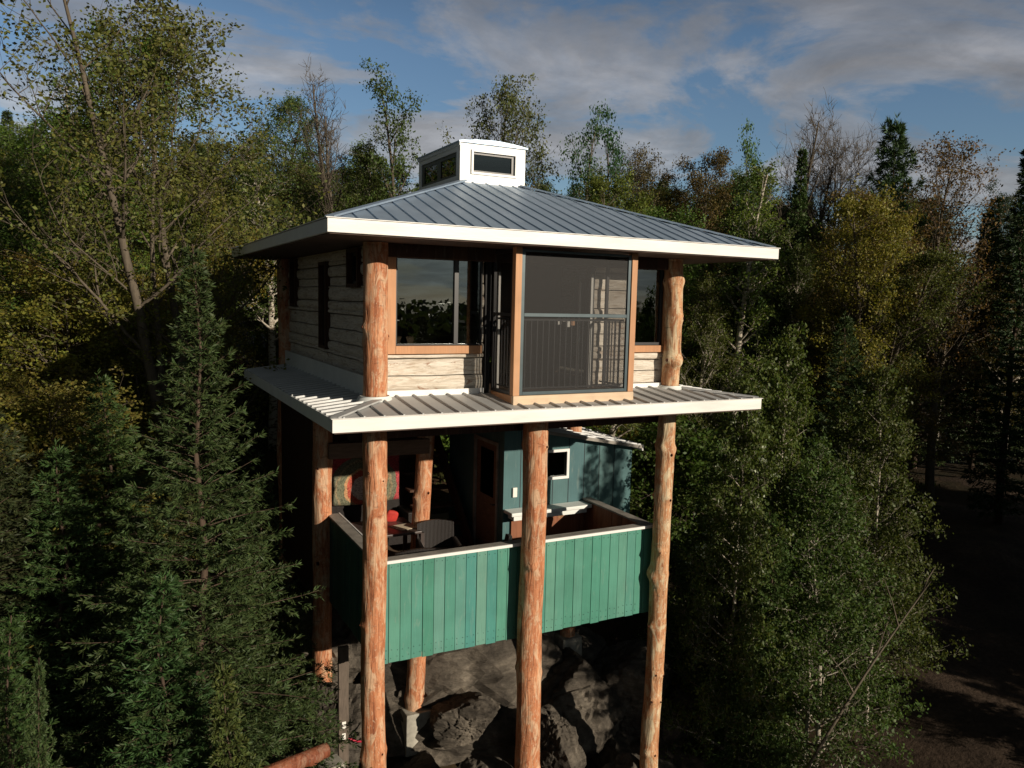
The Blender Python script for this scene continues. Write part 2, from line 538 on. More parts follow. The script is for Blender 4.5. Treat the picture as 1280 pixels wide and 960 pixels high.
def log_post(p0, p1, r0, r1, seed, nk=9, m='log', wob=0.02, burl=0.02, name='log_post', parent=house):
    rs = random.Random(seed)
    p0, p1 = Vector(p0), Vector(p1)
    L = (p1 - p0).length
    n, nr = 40, max(12, int(L / 0.035))
    kn = []
    nw = max(2, int(nk / 2.6)); ph = rs.uniform(0, 1)
    for w_ in range(nw):
        zc = (w_ + ph * .8 + rs.uniform(-.15, .15)) / nw * L
        for q_ in range(rs.choice((2, 3, 3, 4))):
            kn.append((min(L * .98, max(.02 * L, zc + rs.uniform(-.09, .09))), rs.uniform(0, 2 * PI), rs.uniform(0.045, 0.085), rs.uniform(0.6, 1.4) * burl))
    d = (p1 - p0).normalized()
    a = d.cross(Vector((0, 1, 0))).normalized(); b = d.cross(a)
    vs, fs = [], []
    for i in range(nr + 1):
        t = i / nr
        z = t * L
        c = p0 + d * z + a * wob * noise.noise(Vector((seed, z * 0.5, 0))) * 2 + b * wob * noise.noise(Vector((seed, 9, z * 0.5))) * 2
        rad = r0 + (r1 - r0) * t
        for k in range(n):
            th = 2 * PI * k / n
            rr = rad * (1 + 0.06 * noise.noise(Vector((math.cos(th) * 1.2 + seed, math.sin(th) * 1.2, z * 1.2))) + 0.045 * noise.noise(Vector((math.cos(th) * 3, math.sin(th) * 3 + seed, z * 2.2))) + 0.03 * noise.noise(Vector((math.cos(th) * 6, math.sin(th) * 6 + seed, z * 5))))
            for kz, kt, ks, ka in kn:
                dz = z - kz
                if abs(dz) < ks * 2.5:
                    dt = (th - kt + PI) % (2 * PI) - PI
                    rr += ka * math.exp(-(dz * dz + (dt * rad) ** 2 * 0.8) / (ks * ks))
            vs.append(c + (a * math.cos(th) + b * math.sin(th)) * rr)
    for i in range(nr):
        for k in range(n):
            k2 = (k + 1) % n
            fs.append((i * n + k, i * n + k2, (i + 1) * n + k2, (i + 1) * n + k))
    fs.append(tuple(range(n))); fs.append(tuple(nr * n + k for k in reversed(range(n))))
    mb = MB(); mb.add(vs, fs)
    nf = len(mb.f)
    # sawn branch stubs
    mk = mb
    for kz, kt, ks, ka in kn:
        t = kz / L
        rad = r0 + (r1 - r0) * t + ka * 0.75
        dirv = a * math.cos(kt) + b * math.sin(kt)
        c = p0 + d * kz + a * wob * noise.noise(Vector((seed, kz * 0.5, 0))) * 2 + b * wob * noise.noise(Vector((seed, 9, kz * 0.5))) * 2
        q = c + dirv * rad
        r_ = ks * rs.uniform(0.22, 0.42)
        mk.tube([q - dirv * 0.02, q + dirv * 0.004, q + dirv * 0.008], [r_, r_, r_ * 0.6], 9)
    o = mb.build(name, M[m], parent, smooth=True)
    o.data.materials.append(M['knot'])
    mi = [0] * nf + [1] * (len(mb.f) - nf)
    o.data.polygons.foreach_set('material_index', mi)
    return o


G0 = ground(0, 0); G1 = ground(2.3, 0)
log_post((0.01, 0, G0 - 0.4), (0, 0, 1.88), 0.155, 0.145, 11, 16, wob=0.012, burl=0.022)
log_post((2.27, -0.02, G1 - 0.4), (2.27, 0, -0.24), 0.185, 0.165, 23, 13, wob=0.02, burl=0.022)
log_post((4.45, 0, ground(4.5, 0) - 0.4), (4.53, 0, 1.88), 0.140, 0.130, 37, 44, 'log_pale', wob=0.022, burl=0.036)
log_post((0.0, 2.72, -6.5), (0, 2.65, -0.24), 0.15, 0.145, 41, 12)
log_post((1.54, 2.65, -5.66), (1.70, 2.65, -0.24), 0.155, 0.135, 43, 10)
log_post((4.55, 2.68, -5.0), (4.55, 2.65, -0.24), 0.14, 0.13, 47, 10)
log_post((0.0, 5.45, -4.6), (0, 5.45, 1.88), 0.14, 0.13, 53, 10)
log_post((4.5, 5.45, -4.6), (4.5, 5.45, 1.88), 0.14, 0.13, 59, 10)


def footing(x, y, z0, z1, w0, w1):
    mb = MB()
    mb.hexa([(x - w0, y - w0, z0), (x + w0, y - w0, z0), (x + w0, y + w0, z0), (x - w0, y + w0, z0),
             (x - w1, y - w1, z1), (x + w1, y - w1, z1), (x + w1, y + w1, z1), (x - w1, y + w1, z1)])
    return mb.build('concrete_footing', M['concrete'], house, bevel=0.015)


footing(1.56, 2.65, -6.35, -5.64, 0.25, 0.235)
footing(4.55, 2.68, -5.6, -4.92, 0.22, 0.20)


def hip_panel(x0, x1, y0, y1, ze, slope, stop, rib=0.229, rh=0.017, rw=0.018, hips=(True, True), z_under=0.03):
    """four roof planes over a rectangle, cut where they reach `stop` metres in from the eave, ribs up the slope"""
    out = MB(); ribs = MB()
    sides = []
    W, D = x1 - x0, y1 - y0
    # local frame: origin at left end of eave, u along the eave, v inward
    frames = [((x0, y0), (1, 0), (0, 1), W), ((x1, y0), (0, 1), (-1, 0), D), ((x1, y1), (-1, 0), (0, -1), W), ((x0, y1), (0, -1), (1, 0), D)]
    for o_, u, v, L in frames:
        P = lambda a, b, h=0.0: (o_[0] + u[0] * a + v[0] * b, o_[1] + u[1] * a + v[1] * b, ze + slope * b + h)
        out.add([P(0, 0), P(L, 0), P(L - stop, stop), P(stop, stop), P(0, 0, -z_under), P(L, 0, -z_under), P(L - stop, stop, -z_under), P(stop, stop, -z_under)],
                [(0, 1, 2, 3), (7, 6, 5, 4), (0, 4, 5, 1)])
        n = int(L / rib)
        s0 = (L - n * rib) / 2
        for i in range(n + 1):
            a = s0 + i * rib
            top = min(a, L - a, stop)
            if top < 0.06: continue
            w = rw / 2
            ribs.add([P(a - w, -0.012, 0), P(a + w, -0.012, 0), P(a + w * .6, -0.012, rh), P(a - w * .6, -0.012, rh), P(a - w, top, 0), P(a + w, top, 0), P(a + w * .6, top, rh), P(a - w * .6, top, rh)],
                     [(0, 1, 2, 3), (7, 6, 5, 4), (1, 5, 6, 2), (0, 3, 7, 4), (3, 2, 6, 7)])
    cap = []
    for sx, sy, dx, dy in ((x0, y0, 1, 1), (x1, y0, -1, 1), (x1, y1, -1, -1), (x0, y1, 1, -1)):
        a = Vector((sx, sy, ze + 0.022)); b = Vector((sx + dx * stop, sy + dy * stop, ze + slope * stop + 0.022))
        cap.append(MB().bar(a, b, 0.11, 0.022))
    return out, ribs, cap


out, ribs, cap = hip_panel(FL, ER, FF, EB, FZ, 0.348, 2.70)
roof = out.build('roof', M['roof'], house)
ribs.build('rib', M['roof'], roof)
for c_ in cap: c_.build('hip_cap', M['roof'], roof)


def fascia_ring(x0, x1, y0, y1, zt, h, parent, sides='FLRB', t=0.03):
    if 'F' in sides:
        MB().box(x0 - t, x1 + t, y0 - t, y0, zt - h, zt).build('fascia', M['white_fascia'], parent, bevel=0.004)
    if 'L' in sides:
        MB().box(x0 - t, x0, y0 + 0.002, y1, zt - h, zt - 0.002).build('fascia', M['offwhite'], parent, bevel=0.004)
    if 'R' in sides:
        MB().box(x1, x1 + t, y0 + 0.002, y1, zt - h, zt - 0.002).build('fascia', M['offwhite'], parent, bevel=0.004)
    if 'B' in sides:
        MB().box(x0 - t, x1 + t, y1, y1 + t, zt - h, zt).build('fascia', M['white_fascia'], parent, bevel=0.004)


fascia_ring(FL, ER, FF, EB, FZ + 0.006, 0.148, roof)
# drip edge
mb = MB()
mb.box(FL - 0.045, ER + 0.045, FF - 0.045, FF + 0.02, FZ + 0.008, FZ + 0.016)
mb.box(FL - 0.045, FL + 0.02, FF + 0.02, EB, FZ + 0.008, FZ + 0.016)
mb.build('drip_edge', M['white'], roof)
MB().box(FL, ER, FF, EB, 1.885, 1.90).build('soffit', M['soffit'], roof)
mb = MB()
mb.box(0.1, 4.5, -0.02, 0.28, 1.72, 1.884)
mb.build('header_beam', M['darkwood'], house, bevel=0.008)

# cupola
cup = empty('cupola', (0, 0, 0), parent=house)
CX0, CX1, CY0, CY1, CZ0, CZ1 = 1.86, 2.96, 1.80, 3.55, 2.7, 3.56
mb = MB()
wx0, wx1, wz0, wz1 = 2.07, 2.78, 3.14, 3.44
t = 0.06
mb.box(CX0, wx0, CY0, CY0 + t, CZ0, CZ1).box(wx1, CX1, CY0, CY0 + t, CZ0, CZ1)
mb.box(wx0, wx1, CY0, CY0 + t, CZ0, wz0).box(wx0, wx1, CY0, CY0 + t, wz1, CZ1)
mb.box(CX0, CX1, CY1 - t, CY1, CZ0, CZ1)
for X in (CX0, CX1 - t):
    mb.box(X, X + t, CY0 + t, CY0 + t + .08, CZ0, CZ1).box(X, X + t, CY1 - t - .06, CY1 - t, CZ0, CZ1)
    mb.box(X, X + t, CY0 + t + .08, CY1 - t - .06, CZ0, 3.08).box(X, X + t, CY0 + t + .08, CY1 - t - .06, 3.44, CZ1)
o = mb.build('cupola_wall', M['white'], cup)
mb = MB()
# gently bowed roof sheet over the lantern
seg = 8
for i in range(seg):
    xa = CX0 - .03 + (CX1 - CX0 + .06) * i / seg; xb = CX0 - .03 + (CX1 - CX0 + .06) * (i + 1) / seg
    ha = 0.05 * math.sin(PI * i / seg); hb = 0.05 * math.sin(PI * (i + 1) / seg)
    mb.hexa([(xa, CY0 - .03, CZ1), (xb, CY0 - .03, CZ1), (xb, CY1 + .03, CZ1), (xa, CY1 + .03, CZ1),
             (xa, CY0 - .03, CZ1 + .02 + ha), (xb, CY0 - .03, CZ1 + .02 + hb), (xb, CY1 + .03, CZ1 + .02 + hb), (xa, CY1 + .03, CZ1 + .02 + ha)])
mb.build('cupola_roof', M['roof'], cup)
fr = MB(); w = 0.03
fr.box(wx0 - w, wx1 + w, CY0 - .025, CY0 + .0, wz0 - w, wz0).box(wx0 - w, wx1 + w, CY0 - .025, CY0, wz1, wz1 + w)
fr.box(wx0 - w, wx0, CY0 - .025, CY0, wz0, wz1).box(wx1, wx1 + w, CY0 - .025, CY0, wz0, wz1)
fo = fr.build('window_frame', M['white'], cup)
g2 = MB().box(wx0, wx1, CY0 + .012, CY0 + .05, wz1 - .035, wz1).box(wx0, wx1, CY0 + .012, CY0 + .05, wz0, wz0 + .03)
g2.box(wx1 - .05, wx1, CY0 + .012, CY0 + .05, wz0 + .03, wz1 - .035).box(wx0, wx0 + .02, CY0 + .012, CY0 + .05, wz0 + .03, wz1 - .035)
g2.build('sash', M['blackframe'], cup)
MB().box(wx0 + .02, wx1 - .05, CY0 + .03, CY0 + .036, wz0 + .03, wz1 - .035).build('window_pane', M['glass_small'], cup)
for X, s in ((CX0, 1), (CX1, -1)):
    mb = MB()
    a, b = sorted((X + s * .015, X + s * .05))
    ys = [CY0 + .14, CY0 + .14 + .10, CY0 + .82, CY0 + 1.0, CY1 - .22, CY1 - .12]
    mb.box(a, b, CY0 + .14, CY0 + .22, 3.08, 3.44).box(a, b, CY0 + .80, CY0 + .95, 3.08, 3.44).box(a, b, CY1 - .22, CY1 - .12, 3.08, 3.44)
    mb.box(a, b, CY0 + .22, CY0 + .80, 3.38, 3.44).box(a, b, CY0 + .95, CY1 - .22, 3.38, 3.44).box(a, b, CY0 + .22, CY0 + .80, 3.08, 3.12).box(a, b, CY0 + .95, CY1 - .22, 3.08, 3.12)
    mb.build('sash', M['blackframe'], cup)
    for y0, y1 in ((CY0 + .22, CY0 + .80), (CY0 + .95, CY1 - .22)):
        MB().box(X + s * .03 - .003, X + s * .03 + .003, y0, y1, 3.12, 3.38).build('window_pane', M['glass_small'], cup)
# dark metal edge on top of the cupola side
MB().box(CX0 - .02, CX0 - .001, CY0 - .02, CY1 + .02, CZ1 - .05, CZ1 - .002).build('cupola_trim', M['offwhite'], cup)

# walls of hewn boards, cut round the openings
def board_wall(fixed, axis, a0, a1, z0, z1, holes, thick, outward, seed, nrows, m='hewn', name='wall'):
    rs = random.Random(seed)
    mb = MB()
    hs = [(z1 - z0) / nrows * rs.uniform(0.75, 1.25) for _ in range(nrows)]
    s = sum(hs); hs = [h * (z1 - z0) / s for h in hs]
    z = z0
    for ri, h in enumerate(hs):
        zb, zt = z, z + h
        z += h
        # split the row at the holes' levels
        cuts = sorted({zb, zt} | {q for H in holes for q in (H[2], H[3]) if zb < q < zt})
        for c0, c1 in zip(cuts[:-1], cuts[1:]):
            zm = (c0 + c1) / 2
            spans = [(a0, a1)]
            for H in holes:
                if H[2] < zm < H[3]:
                    ns = []
                    for p, q in spans:
                        if H[1] <= p or H[0] >= q: ns.append((p, q)); continue
                        if H[0] > p: ns.append((p, H[0]))
                        if H[1] < q: ns.append((H[1], q))
                    spans = ns
            pr = 0.02 * math.sin(ri * 2.1 + seed) + 0.012
            for p, q in spans:
                n = max(2, int((q - p) / 0.12))
                vs, fs = [], []
                for i in range(n + 1):
                    x = p + (q - p) * i / n
                    wv0 = 0.012 * noise.noise(Vector((x * 2.2, c0 * 9, seed))) if c0 != z0 and c0 == zb else 0
                    wv1 = 0.012 * noise.noise(Vector((x * 2.2, c1 * 9, seed))) if c1 != z1 and c1 == zt else 0
                    bl = 0.008 * noise.noise(Vector((x * 1.7, ri * 3.3, seed + 5)))
                    g0 = 0.008 if c0 == zb else 0; g1 = 0.008 if c1 == zt else 0
                    prof = [(-thick, c0 + wv0), (pr * .2 + bl, c0 + wv0 + g0), (pr + bl, c0 + (c1 - c0) * .25 + wv0), (pr + bl + .004, (c0 + c1) / 2), (pr + bl, c1 - (c1 - c0) * .2 + wv1), (pr * .2 + bl, c1 + wv1 - g1), (-thick, c1 + wv1)]
                    for d, zz in prof:
                        vs.append((x, fixed + outward * d, zz) if axis == 'x' else (fixed + outward * d, x, zz))
                k = 7
                for i in range(n):
                    for j in range(k - 1):
                        fs.append((i * k + j, i * k + j + 1, (i + 1) * k + j + 1, (i + 1) * k + j))
                fs.append(tuple(range(k))); fs.append(tuple(n * k + j for j in reversed(range(k))))
                mb.add(vs, fs)
    o = mb.build(name, M[m], house)
    return o


# front wall left of bay, right of bay (outer face near y = 0.10)
WIN = (0.28, 1.42, 0.63, 1.80)
board_wall(0.12, 'x', 0.10, 1.50, 0.06, 1.88, [(0.18, 1.47, 0.53, 1.88)], 0.08, -1, 3, 9)
board_wall(0.12, 'x', 3.22, 4.50, 0.06, 1.88, [(3.84, 4.49, 0.52, 1.88)], 0.08, -1, 4, 9)
LH = [(2.46, 2.90, 0.44, 1.74), (0.78, 1.32, 1.35, 1.86), (4.60, 5.04, 1.04, 1.86)]
board_wall(0.07, 'y', 0.12, 5.4, 0.20, 1.88, LH, 0.08, -1, 5, 9)
board_wall(4.48, 'y', 0.12, 5.4, 0.06, 1.88, [(1.2, 2.6, 0.8, 1.7)], 0.08, 1, 6, 9)
board_wall(5.38, 'x', 0.12, 4.46, 0.06, 1.88, [(1.0, 3.4, 0.75, 1.75)], 0.08, 1, 7, 9)
# dark chinking behind the boards of the left wall and the inside linings
mb = MB()
mb.box(0.16, 0.18, 0.21, 0.78, -0.05, 1.88).box(0.16, 0.18, 1.32, 2.46, -0.05, 1.88).box(0.16, 0.18, 2.90, 4.6, -0.05, 1.88).box(0.16, 0.18, 5.04, 5.36, -0.05, 1.88)
mb.box(0.16, 0.18, 0.78, 1.32, -0.05, 1.35).box(0.16, 0.18, 2.46, 2.90, -0.05, 0.44).box(0.16, 0.18, 4.6, 5.04, -0.05, 1.04)
mb.build('wall_lining', M['interior'], house)
MB().box(0.18, 1.5, 0.21, 0.225, -0.05, 0.53).build('wall_lining', M['interior'], house)
mb = MB()
mb.box(3.22, 4.4, 0.21, 0.225, -0.05, 0.52).box(3.22, 3.84, 0.21, 0.225, 0.52, 1.88)
mb.build('wall_lining', M['interior'], house)
MB().box(0.1, 4.46, -0.05, 5.36, -0.12, -0.045).build('floor', M['floorwood'], house)
# partition inside that closes the view
mb = MB().box(0.2, 2.3, 3.0, 3.08, -0.045, 1.88).box(3.2, 4.4, 3.0, 3.08, -0.045, 1.88)
mb.build('partition', M['plaster'], house)
# skirting flashing
MB().box(0.12, 1.49, 0.035, 0.068, -0.09, 0.075).build('flashing', M['white'], house)
MB().box(3.40, 4.42, 0.035, 0.068, -0.12, 0.065).build('flashing', M['white'], house)
MB().box(-0.03, 0.0, 0.14, 5.4, -0.14, 0.235).build('flashing', M['offwhite'], house)
MB().box(4.56, 4.59, 0.14, 5.4, -0.14, 0.12).build('flashing', M['offwhite'], house)

# trims
tr = MB()
tr.box(0.17, 0.28, 0.045, 0.16, 0.53, 1.80)
tr.build('window_trim', M['cedar'], house, bevel=0.004)
MB().box(0.282, 1.47, 0.043, 0.16, 0.53, 0.632).build('window_trim', M['cedar'], house, bevel=0.004)
MB().box(4.405, 4.50, 0.045, 0.16, 0.62, 1.80).build('window_trim', M['cedar'], house, bevel=0.004)
MB().box(3.80, 4.50, 0.043, 0.16, 0.52, 0.618).build('window_trim', M['cedar'], house, bevel=0.004)
for y0, y1, z0, z1 in LH:
    w = .05
    mb = MB()
    mb.box(-0.0, .1, y0, y0 + w, z0, z1).box(-0.0, .1, y1 - w, y1, z0, z1).box(0, .1, y0 + w, y1 - w, z0, z0 + w).box(0, .1, y0 + w, y1 - w, z1 - w, z1)
    mb.build('window_trim', M['darkwood'], house)


def window(x0, x1, z0, z1, y, fw=0.045, mull=None, parent=house):
    f = MB()
    f.box(x0, x1, y, y + .06, z0, z0 + fw).box(x0, x1, y, y + .06, z1 - fw, z1).box(x0, x0 + fw, y, y + .06, z0 + fw, z1 - fw).box(x1 - fw, x1, y, y + .06, z0 + fw, z1 - fw)
    if mull:
        f.box(mull - .03, mull + .03, y + .002, y + .058, z0 + fw, z1 - fw)
    fo = f.build('window', M['blackframe'], parent, bevel=0.003)
    xs = [x0 + fw] + ([mull - .03, mull + .03] if mull else []) + [x1 - fw]
    for i in range(0, len(xs), 2):
        MB().box(xs[i], xs[i + 1], y + .028, y + .034, z0 + fw, z1 - fw).build('pane', M['glass'], fo)
    return fo


window(0.285, 1.465, 0.635, 1.80, 0.075, 0.02, 1.10)
window(3.85, 4.40, 0.622, 1.80, 0.075, 0.04)
for y0, y1, z0, z1 in LH:
    f = MB()
    f.box(.07, .11, y0 + .05, y0 + .09, z0 + .05, z1 - .05).box(.07, .11, y1 - .09, y1 - .05, z0 + .05, z1 - .05).box(.07, .11, y0 + .09, y1 - .09, z0 + .05, z0 + .09).box(.07, .11, y0 + .09, y1 - .09, z1 - .09, z1 - .05)
    fo = f.build('window', M['blackframe'], house)
    MB().box(.088, .093, y0 + .09, y1 - .09, z0 + .09, z1 - .09).build('pane', M['glass_small'], fo)
f = MB(); f.box(1.0, 1.05, 5.38, 5.44, .75, 1.75).box(3.35, 3.4, 5.38, 5.44, .75, 1.75).box(1.05, 3.35, 5.38, 5.44, .75, .8).box(1.05, 3.35, 5.38, 5.44, 1.7, 1.75)
fo = f.build('window', M['blackframe'], house); MB().box(1.05, 3.35, 5.4, 5.406, .8, 1.7).build('pane', M['glass_small'], fo)
f = MB(); f.box(4.42, 4.5, 1.2, 1.25, .8, 1.7).box(4.42, 4.5, 2.55, 2.6, .8, 1.7).box(4.42, 4.5, 1.25, 2.55, .8, .85).box(4.42, 4.5, 1.25, 2.55, 1.65, 1.7)
fo = f.build('window', M['blackframe'], house); MB().box(4.45, 4.456, 1.25, 2.55, .85, 1.65).build('pane', M['glass_small'], fo)

# screened bay
bay = empty('screened_bay', parent=house)
BX0, BX1, BY = 1.58, 3.39, -0.62
BT = 1.884
MB().box(BX0, BX1 + .02, BY - .02, BY + .04, -.095, .04).build('base_beam', M['beam'], bay, bevel=0.006)
MB().box(BX0 + .01, BX0 + .07, BY + .04, .034, -.095, .038).build('base_beam', M['fir'], bay, bevel=0.006)
MB().box(BX1 - .05, BX1 + .01, BY + .04, .034, -.095, .038).build('base_beam', M['fir'], bay, bevel=0.006)
for X in (BX0, BX1 - .07):
    MB().box(X, X + .09, BY - .008, BY + .08, .041, BT).build('bay_post', M['fir'], bay, bevel=0.005)
MB().box(BX0 + .08, BX1 - .06, BY + .04, .05, -.06, .03).build('bay_floor', M['floorwood'], bay)
sx0, sx1 = BX0 + .092, BX1 - .072
f = MB()
f.box(sx0, sx0 + .05, BY + .01, BY + .05, .045, 1.86).box(sx1 - .045, sx1, BY + .01, BY + .05, .045, 1.86)
f.box(sx0 + .05, sx1 - .045, BY + .01, BY + .05, .045, .085).box(sx0 + .05, sx1 - .045, BY + .01, BY + .05, 1.03, 1.075).box(sx0 + .05, sx1 - .045, BY + .01, BY + .05, 1.83, 1.86)
fo = f.build('screen_frame', M['tealframe'], bay, bevel=0.003)
MB().box(sx0 + .05, sx1 - .045, BY + .028, BY + .0285, .085, 1.03).box(sx0 + .05, sx1 - .045, BY + .028, BY + .0285, 1.075, 1.83).build('screen', M['screen'], fo)
for X in (BX0 + .03, BX1 - .03):
    f = MB()
    y0, y1 = BY + .085, 0.03
    f.box(X - .02, X + .02, y0, y0 + .04, .045, 1.86).box(X - .02, X + .02, y1 - .04, y1, .045, 1.86)
    f.box(X - .02, X + .02, y0 + .04, y1 - .04, .045, .085).box(X - .02, X + .02, y0 + .04, y1 - .04, 1.03, 1.07).box(X - .02, X + .02, y0 + .04, y1 - .04, 1.82, 1.86)
    fo = f.build('screen_frame', M['blackframe'], bay)
    MB().box(X - .0005, X + .0005, y0 + .04, y1 - .04, .085, 1.03).box(X - .0005, X + .0005, y0 + .04, y1 - .04, 1.07, 1.82).build('screen', M['screen'], fo)
# iron railing inside the bay
rl = MB()
ry = BY + .12
rl.box(BX0 + .09, BX1 - .09, ry - .015, ry + .015, .98, 1.005).box(BX0 + .09, BX1 - .09, ry - .012, ry + .012, .11, .13)
x = BX0 + .14
while x < BX1 - .1:
    rl.box(x - .006, x + .006, ry - .006, ry + .006, .13, .98); x += .085
for X in (BX0 + .1, BX1 - .1):
    y = ry + .08
    while y < .0:
        rl.box(X - .006, X + .006, y - .006, y + .006, .13, .98); y += .085
    rl.box(X - .012, X + .012, ry + .016, .02, .98, 1.005).box(X - .012, X + .012, ry + .013, .02, .11, .13)
rl.build('iron_railing', M['iron'], bay)
# sliding door between bay and room
d = MB()
d.box(1.52, 1.60, .10, .18, -.04, 1.80).box(3.13, 3.21, .10, .18, -.04, 1.80).box(1.60, 3.13, .10, .18, 1.74, 1.80)
do = d.build('door_frame', M['blackframe'], bay)
for b_ in ((2.99, 3.01, .13, .16, -.04, 1.5), (3.13, 3.165, .06, .099, -.04, 1.62), (1.72, 1.75, .12, .16, -.04, 1.60)):
    MB().box(*b_).build('door_stile', M['plastic'], bay)

# lower skirt roof: hip planes on the front, left and right; stops flush at the back
LX0, LX1, LY0, LY1, LZ = -0.73, 5.43, -0.90, 5.25, -0.10
SL = 0.11
def skirt_roof():
    out, ribs, cap = MB(), MB(), []
    stop = 0.95
    fr = [((LX0, LY0), (1, 0), (0, 1), LX1 - LX0, True, True, stop), ((LX1, LY0), (0, 1), (-1, 0), LY1 - LY0, True, False, stop - .06), ((LX0, LY1), (0, -1), (1, 0), LY1 - LY0, False, True, stop - .24)]
    for o_, u, v, L, h0, h1, st in fr:
        P = lambda a, b, h=0.0: (o_[0] + u[0] * a + v[0] * b, o_[1] + u[1] * a + v[1] * b, LZ + SL * b + h)
        a0 = st if h0 else 0; a1 = L - st if h1 else L
        out.add([P(0, 0), P(L, 0), P(a1, st), P(a0, st), P(0, 0, -.02), P(L, 0, -.02), P(a1, st, -.02), P(a0, st, -.02)], [(0, 1, 2, 3), (7, 6, 5, 4), (0, 4, 5, 1)])
        n = int(L / .229)
        for i in range(n + 1):
            a = (L - n * .229) / 2 + i * .229
            top = st
            if h0: top = min(top, a)
            if h1: top = min(top, L - a)
            if top < .05: continue
            w = .014; rh = .024
            ribs.add([P(a - w, -.012, 0), P(a + w, -.012, 0), P(a + w * .6, -.012, rh), P(a - w * .6, -.012, rh), P(a - w, top, 0), P(a + w, top, 0), P(a + w * .6, top, rh), P(a - w * .6, top, rh)],
                     [(0, 1, 2, 3), (7, 6, 5, 4), (1, 5, 6, 2), (0, 3, 7, 4), (3, 2, 6, 7)])
    cap.append(MB().bar((LX0, LY0, LZ + .02), (LX0 + .72, LY0 + .72, LZ + .02 + SL * .72), .1, .02))
    cap.append(MB().bar((LX1, LY0, LZ + .02), (LX1 - .85, LY0 + .85, LZ + .02 + SL * .85), .1, .02))
    return out, ribs, cap


out, ribs, cap = skirt_roof()
lroof = out.build('skirt_roof', M['roof_low'], house)
ribs.build('rib', M['roof_low'], lroof)
for c_ in cap: c_.build('hip_cap', M['roof_low'], lroof)
fascia_ring(LX0, LX1, LY0, LY1, LZ + 0.004, 0.150, lroof, 'FLR')
mb = MB().box(LX0 - .045, LX1 + .045, LY0 - .045, LY0 + .01, LZ + .006, LZ + .013)
mb.build('drip_edge', M['white'], lroof)
MB().box(LX0, LX1, LY0, LY1, -.262, -.245).build('soffit', M['soffit'], lroof)
# metal flashing collars where posts pass through the roof
for X, r_ in ((0, .2), (4.53, .18)):
    mb = MB(); mb.tube([(X, 0, -.10), (X, 0, .015), (X, 0, .03)], [r_ + .06, r_, r_ - .02], 24)
    mb.build('collar', M['offwhite'], lroof, smooth=True)
# floor beams under the upper storey
fb = MB()
for y in (0.0, 2.65, 5.2):
    fb.box(-0.25, 4.8, y + .18, y + .32, -.55, -.263)
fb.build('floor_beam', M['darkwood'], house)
MB().bar((0.05, 2.5, -1.12), (1.68, 2.5, -1.14), .14, .24).build('cross_beam', M['interior'], house, bevel=0.008)

# deck
DZ = -3.22
TOP, BOT = -2.14, -3.53
MB().box(0.10, 4.46, 0.30, 5.6, DZ - .05, DZ).build('deck_floor', M['floorwood'], house)
jb = MB()
for i in range(8):
    X = .25 + i * .58
    jb.box(X, X + .05, .3, 5.5, DZ - .27, DZ - .052)
jb.build('deck_joist', M['darkwood'], house)


def plank_row(ax, fixed, a0, a1, z0, z1, w, t, m, parent, name, seed):
    rs = random.Random(seed)
    mb = MB()
    n = int(round((a1 - a0) / w))
    w = (a1 - a0) / n
    for i in range(n):
        p = a0 + i * w + .003; q = a0 + (i + 1) * w - .003
        dz = rs.uniform(-.008, .008)
        dp = rs.uniform(-.004, .004)
        if ax == 'x': mb.box(p, q, fixed + dp, fixed + t + dp, z0 + dz, z1)
        else: mb.box(fixed + dp, fixed + t + dp, p, q, z0 + dz, z1)
    return mb.build(name, M[m], parent, bevel=0.003)


rail = empty('deck_railing', parent=house)
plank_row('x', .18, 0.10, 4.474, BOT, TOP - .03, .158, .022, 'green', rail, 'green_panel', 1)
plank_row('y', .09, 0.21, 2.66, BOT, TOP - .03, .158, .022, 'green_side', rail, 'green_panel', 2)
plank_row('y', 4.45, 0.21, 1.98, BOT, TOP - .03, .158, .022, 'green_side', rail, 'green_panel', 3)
plank_row('x', .27, 0.14, 4.40, DZ + .002, TOP - .03, .14, .02, 'fence_in_x', rail, 'inner_panel', 4)
plank_row('y', .18, 0.30, 2.60, DZ + .002, TOP - .03, .14, .02, 'fence_in', rail, 'inner_panel', 5)
plank_row('y', 4.37, 0.30, 1.98, DZ + .002, TOP - .03, .14, .02, 'fence_in', rail, 'inner_panel', 6)
nl = MB()
rn = random.Random(4)
for i in range(28):
    for zz in (BOT + .07, DZ - .14, TOP - .10):
        for dx_ in (.035, .12):
            X = .10 + i * .15621 + dx_ + rn.uniform(-.006, .006); Z = zz + rn.uniform(-.012, .012)
            nl.tube([(X, .1795, Z), (X, .1715, Z)], .0045, 6)
nl.build('nail', M['batten'], rail)
MB().box(.16, 4.44, .205, .265, TOP - .2, TOP - .03).box(.16, 4.44, .205, .265, DZ - .25, DZ - .06).build('rail_beam', M['darkwood'], rail)
MB().box(.08, 4.50, .155, .32, TOP - .03, TOP - .002).build('rail_cap', M['caprail'], rail, bevel=.003)
MB().box(.07, .24, .322, 2.62, TOP - .03, TOP).build('rail_cap', M['caprail'], rail, bevel=.003)
MB().box(4.34, 4.50, .322, 1.98, TOP - .03, TOP).build('rail_cap', M['caprail'], rail, bevel=.003)
MB().box(.08, 4.50, .128, .154, TOP - .035, TOP + .004).build('rail_edge', M['white'], rail)
MB().box(.242, .262, .34, 2.62, TOP - .03, TOP + .006).build('rail_edge', M['white'], rail)

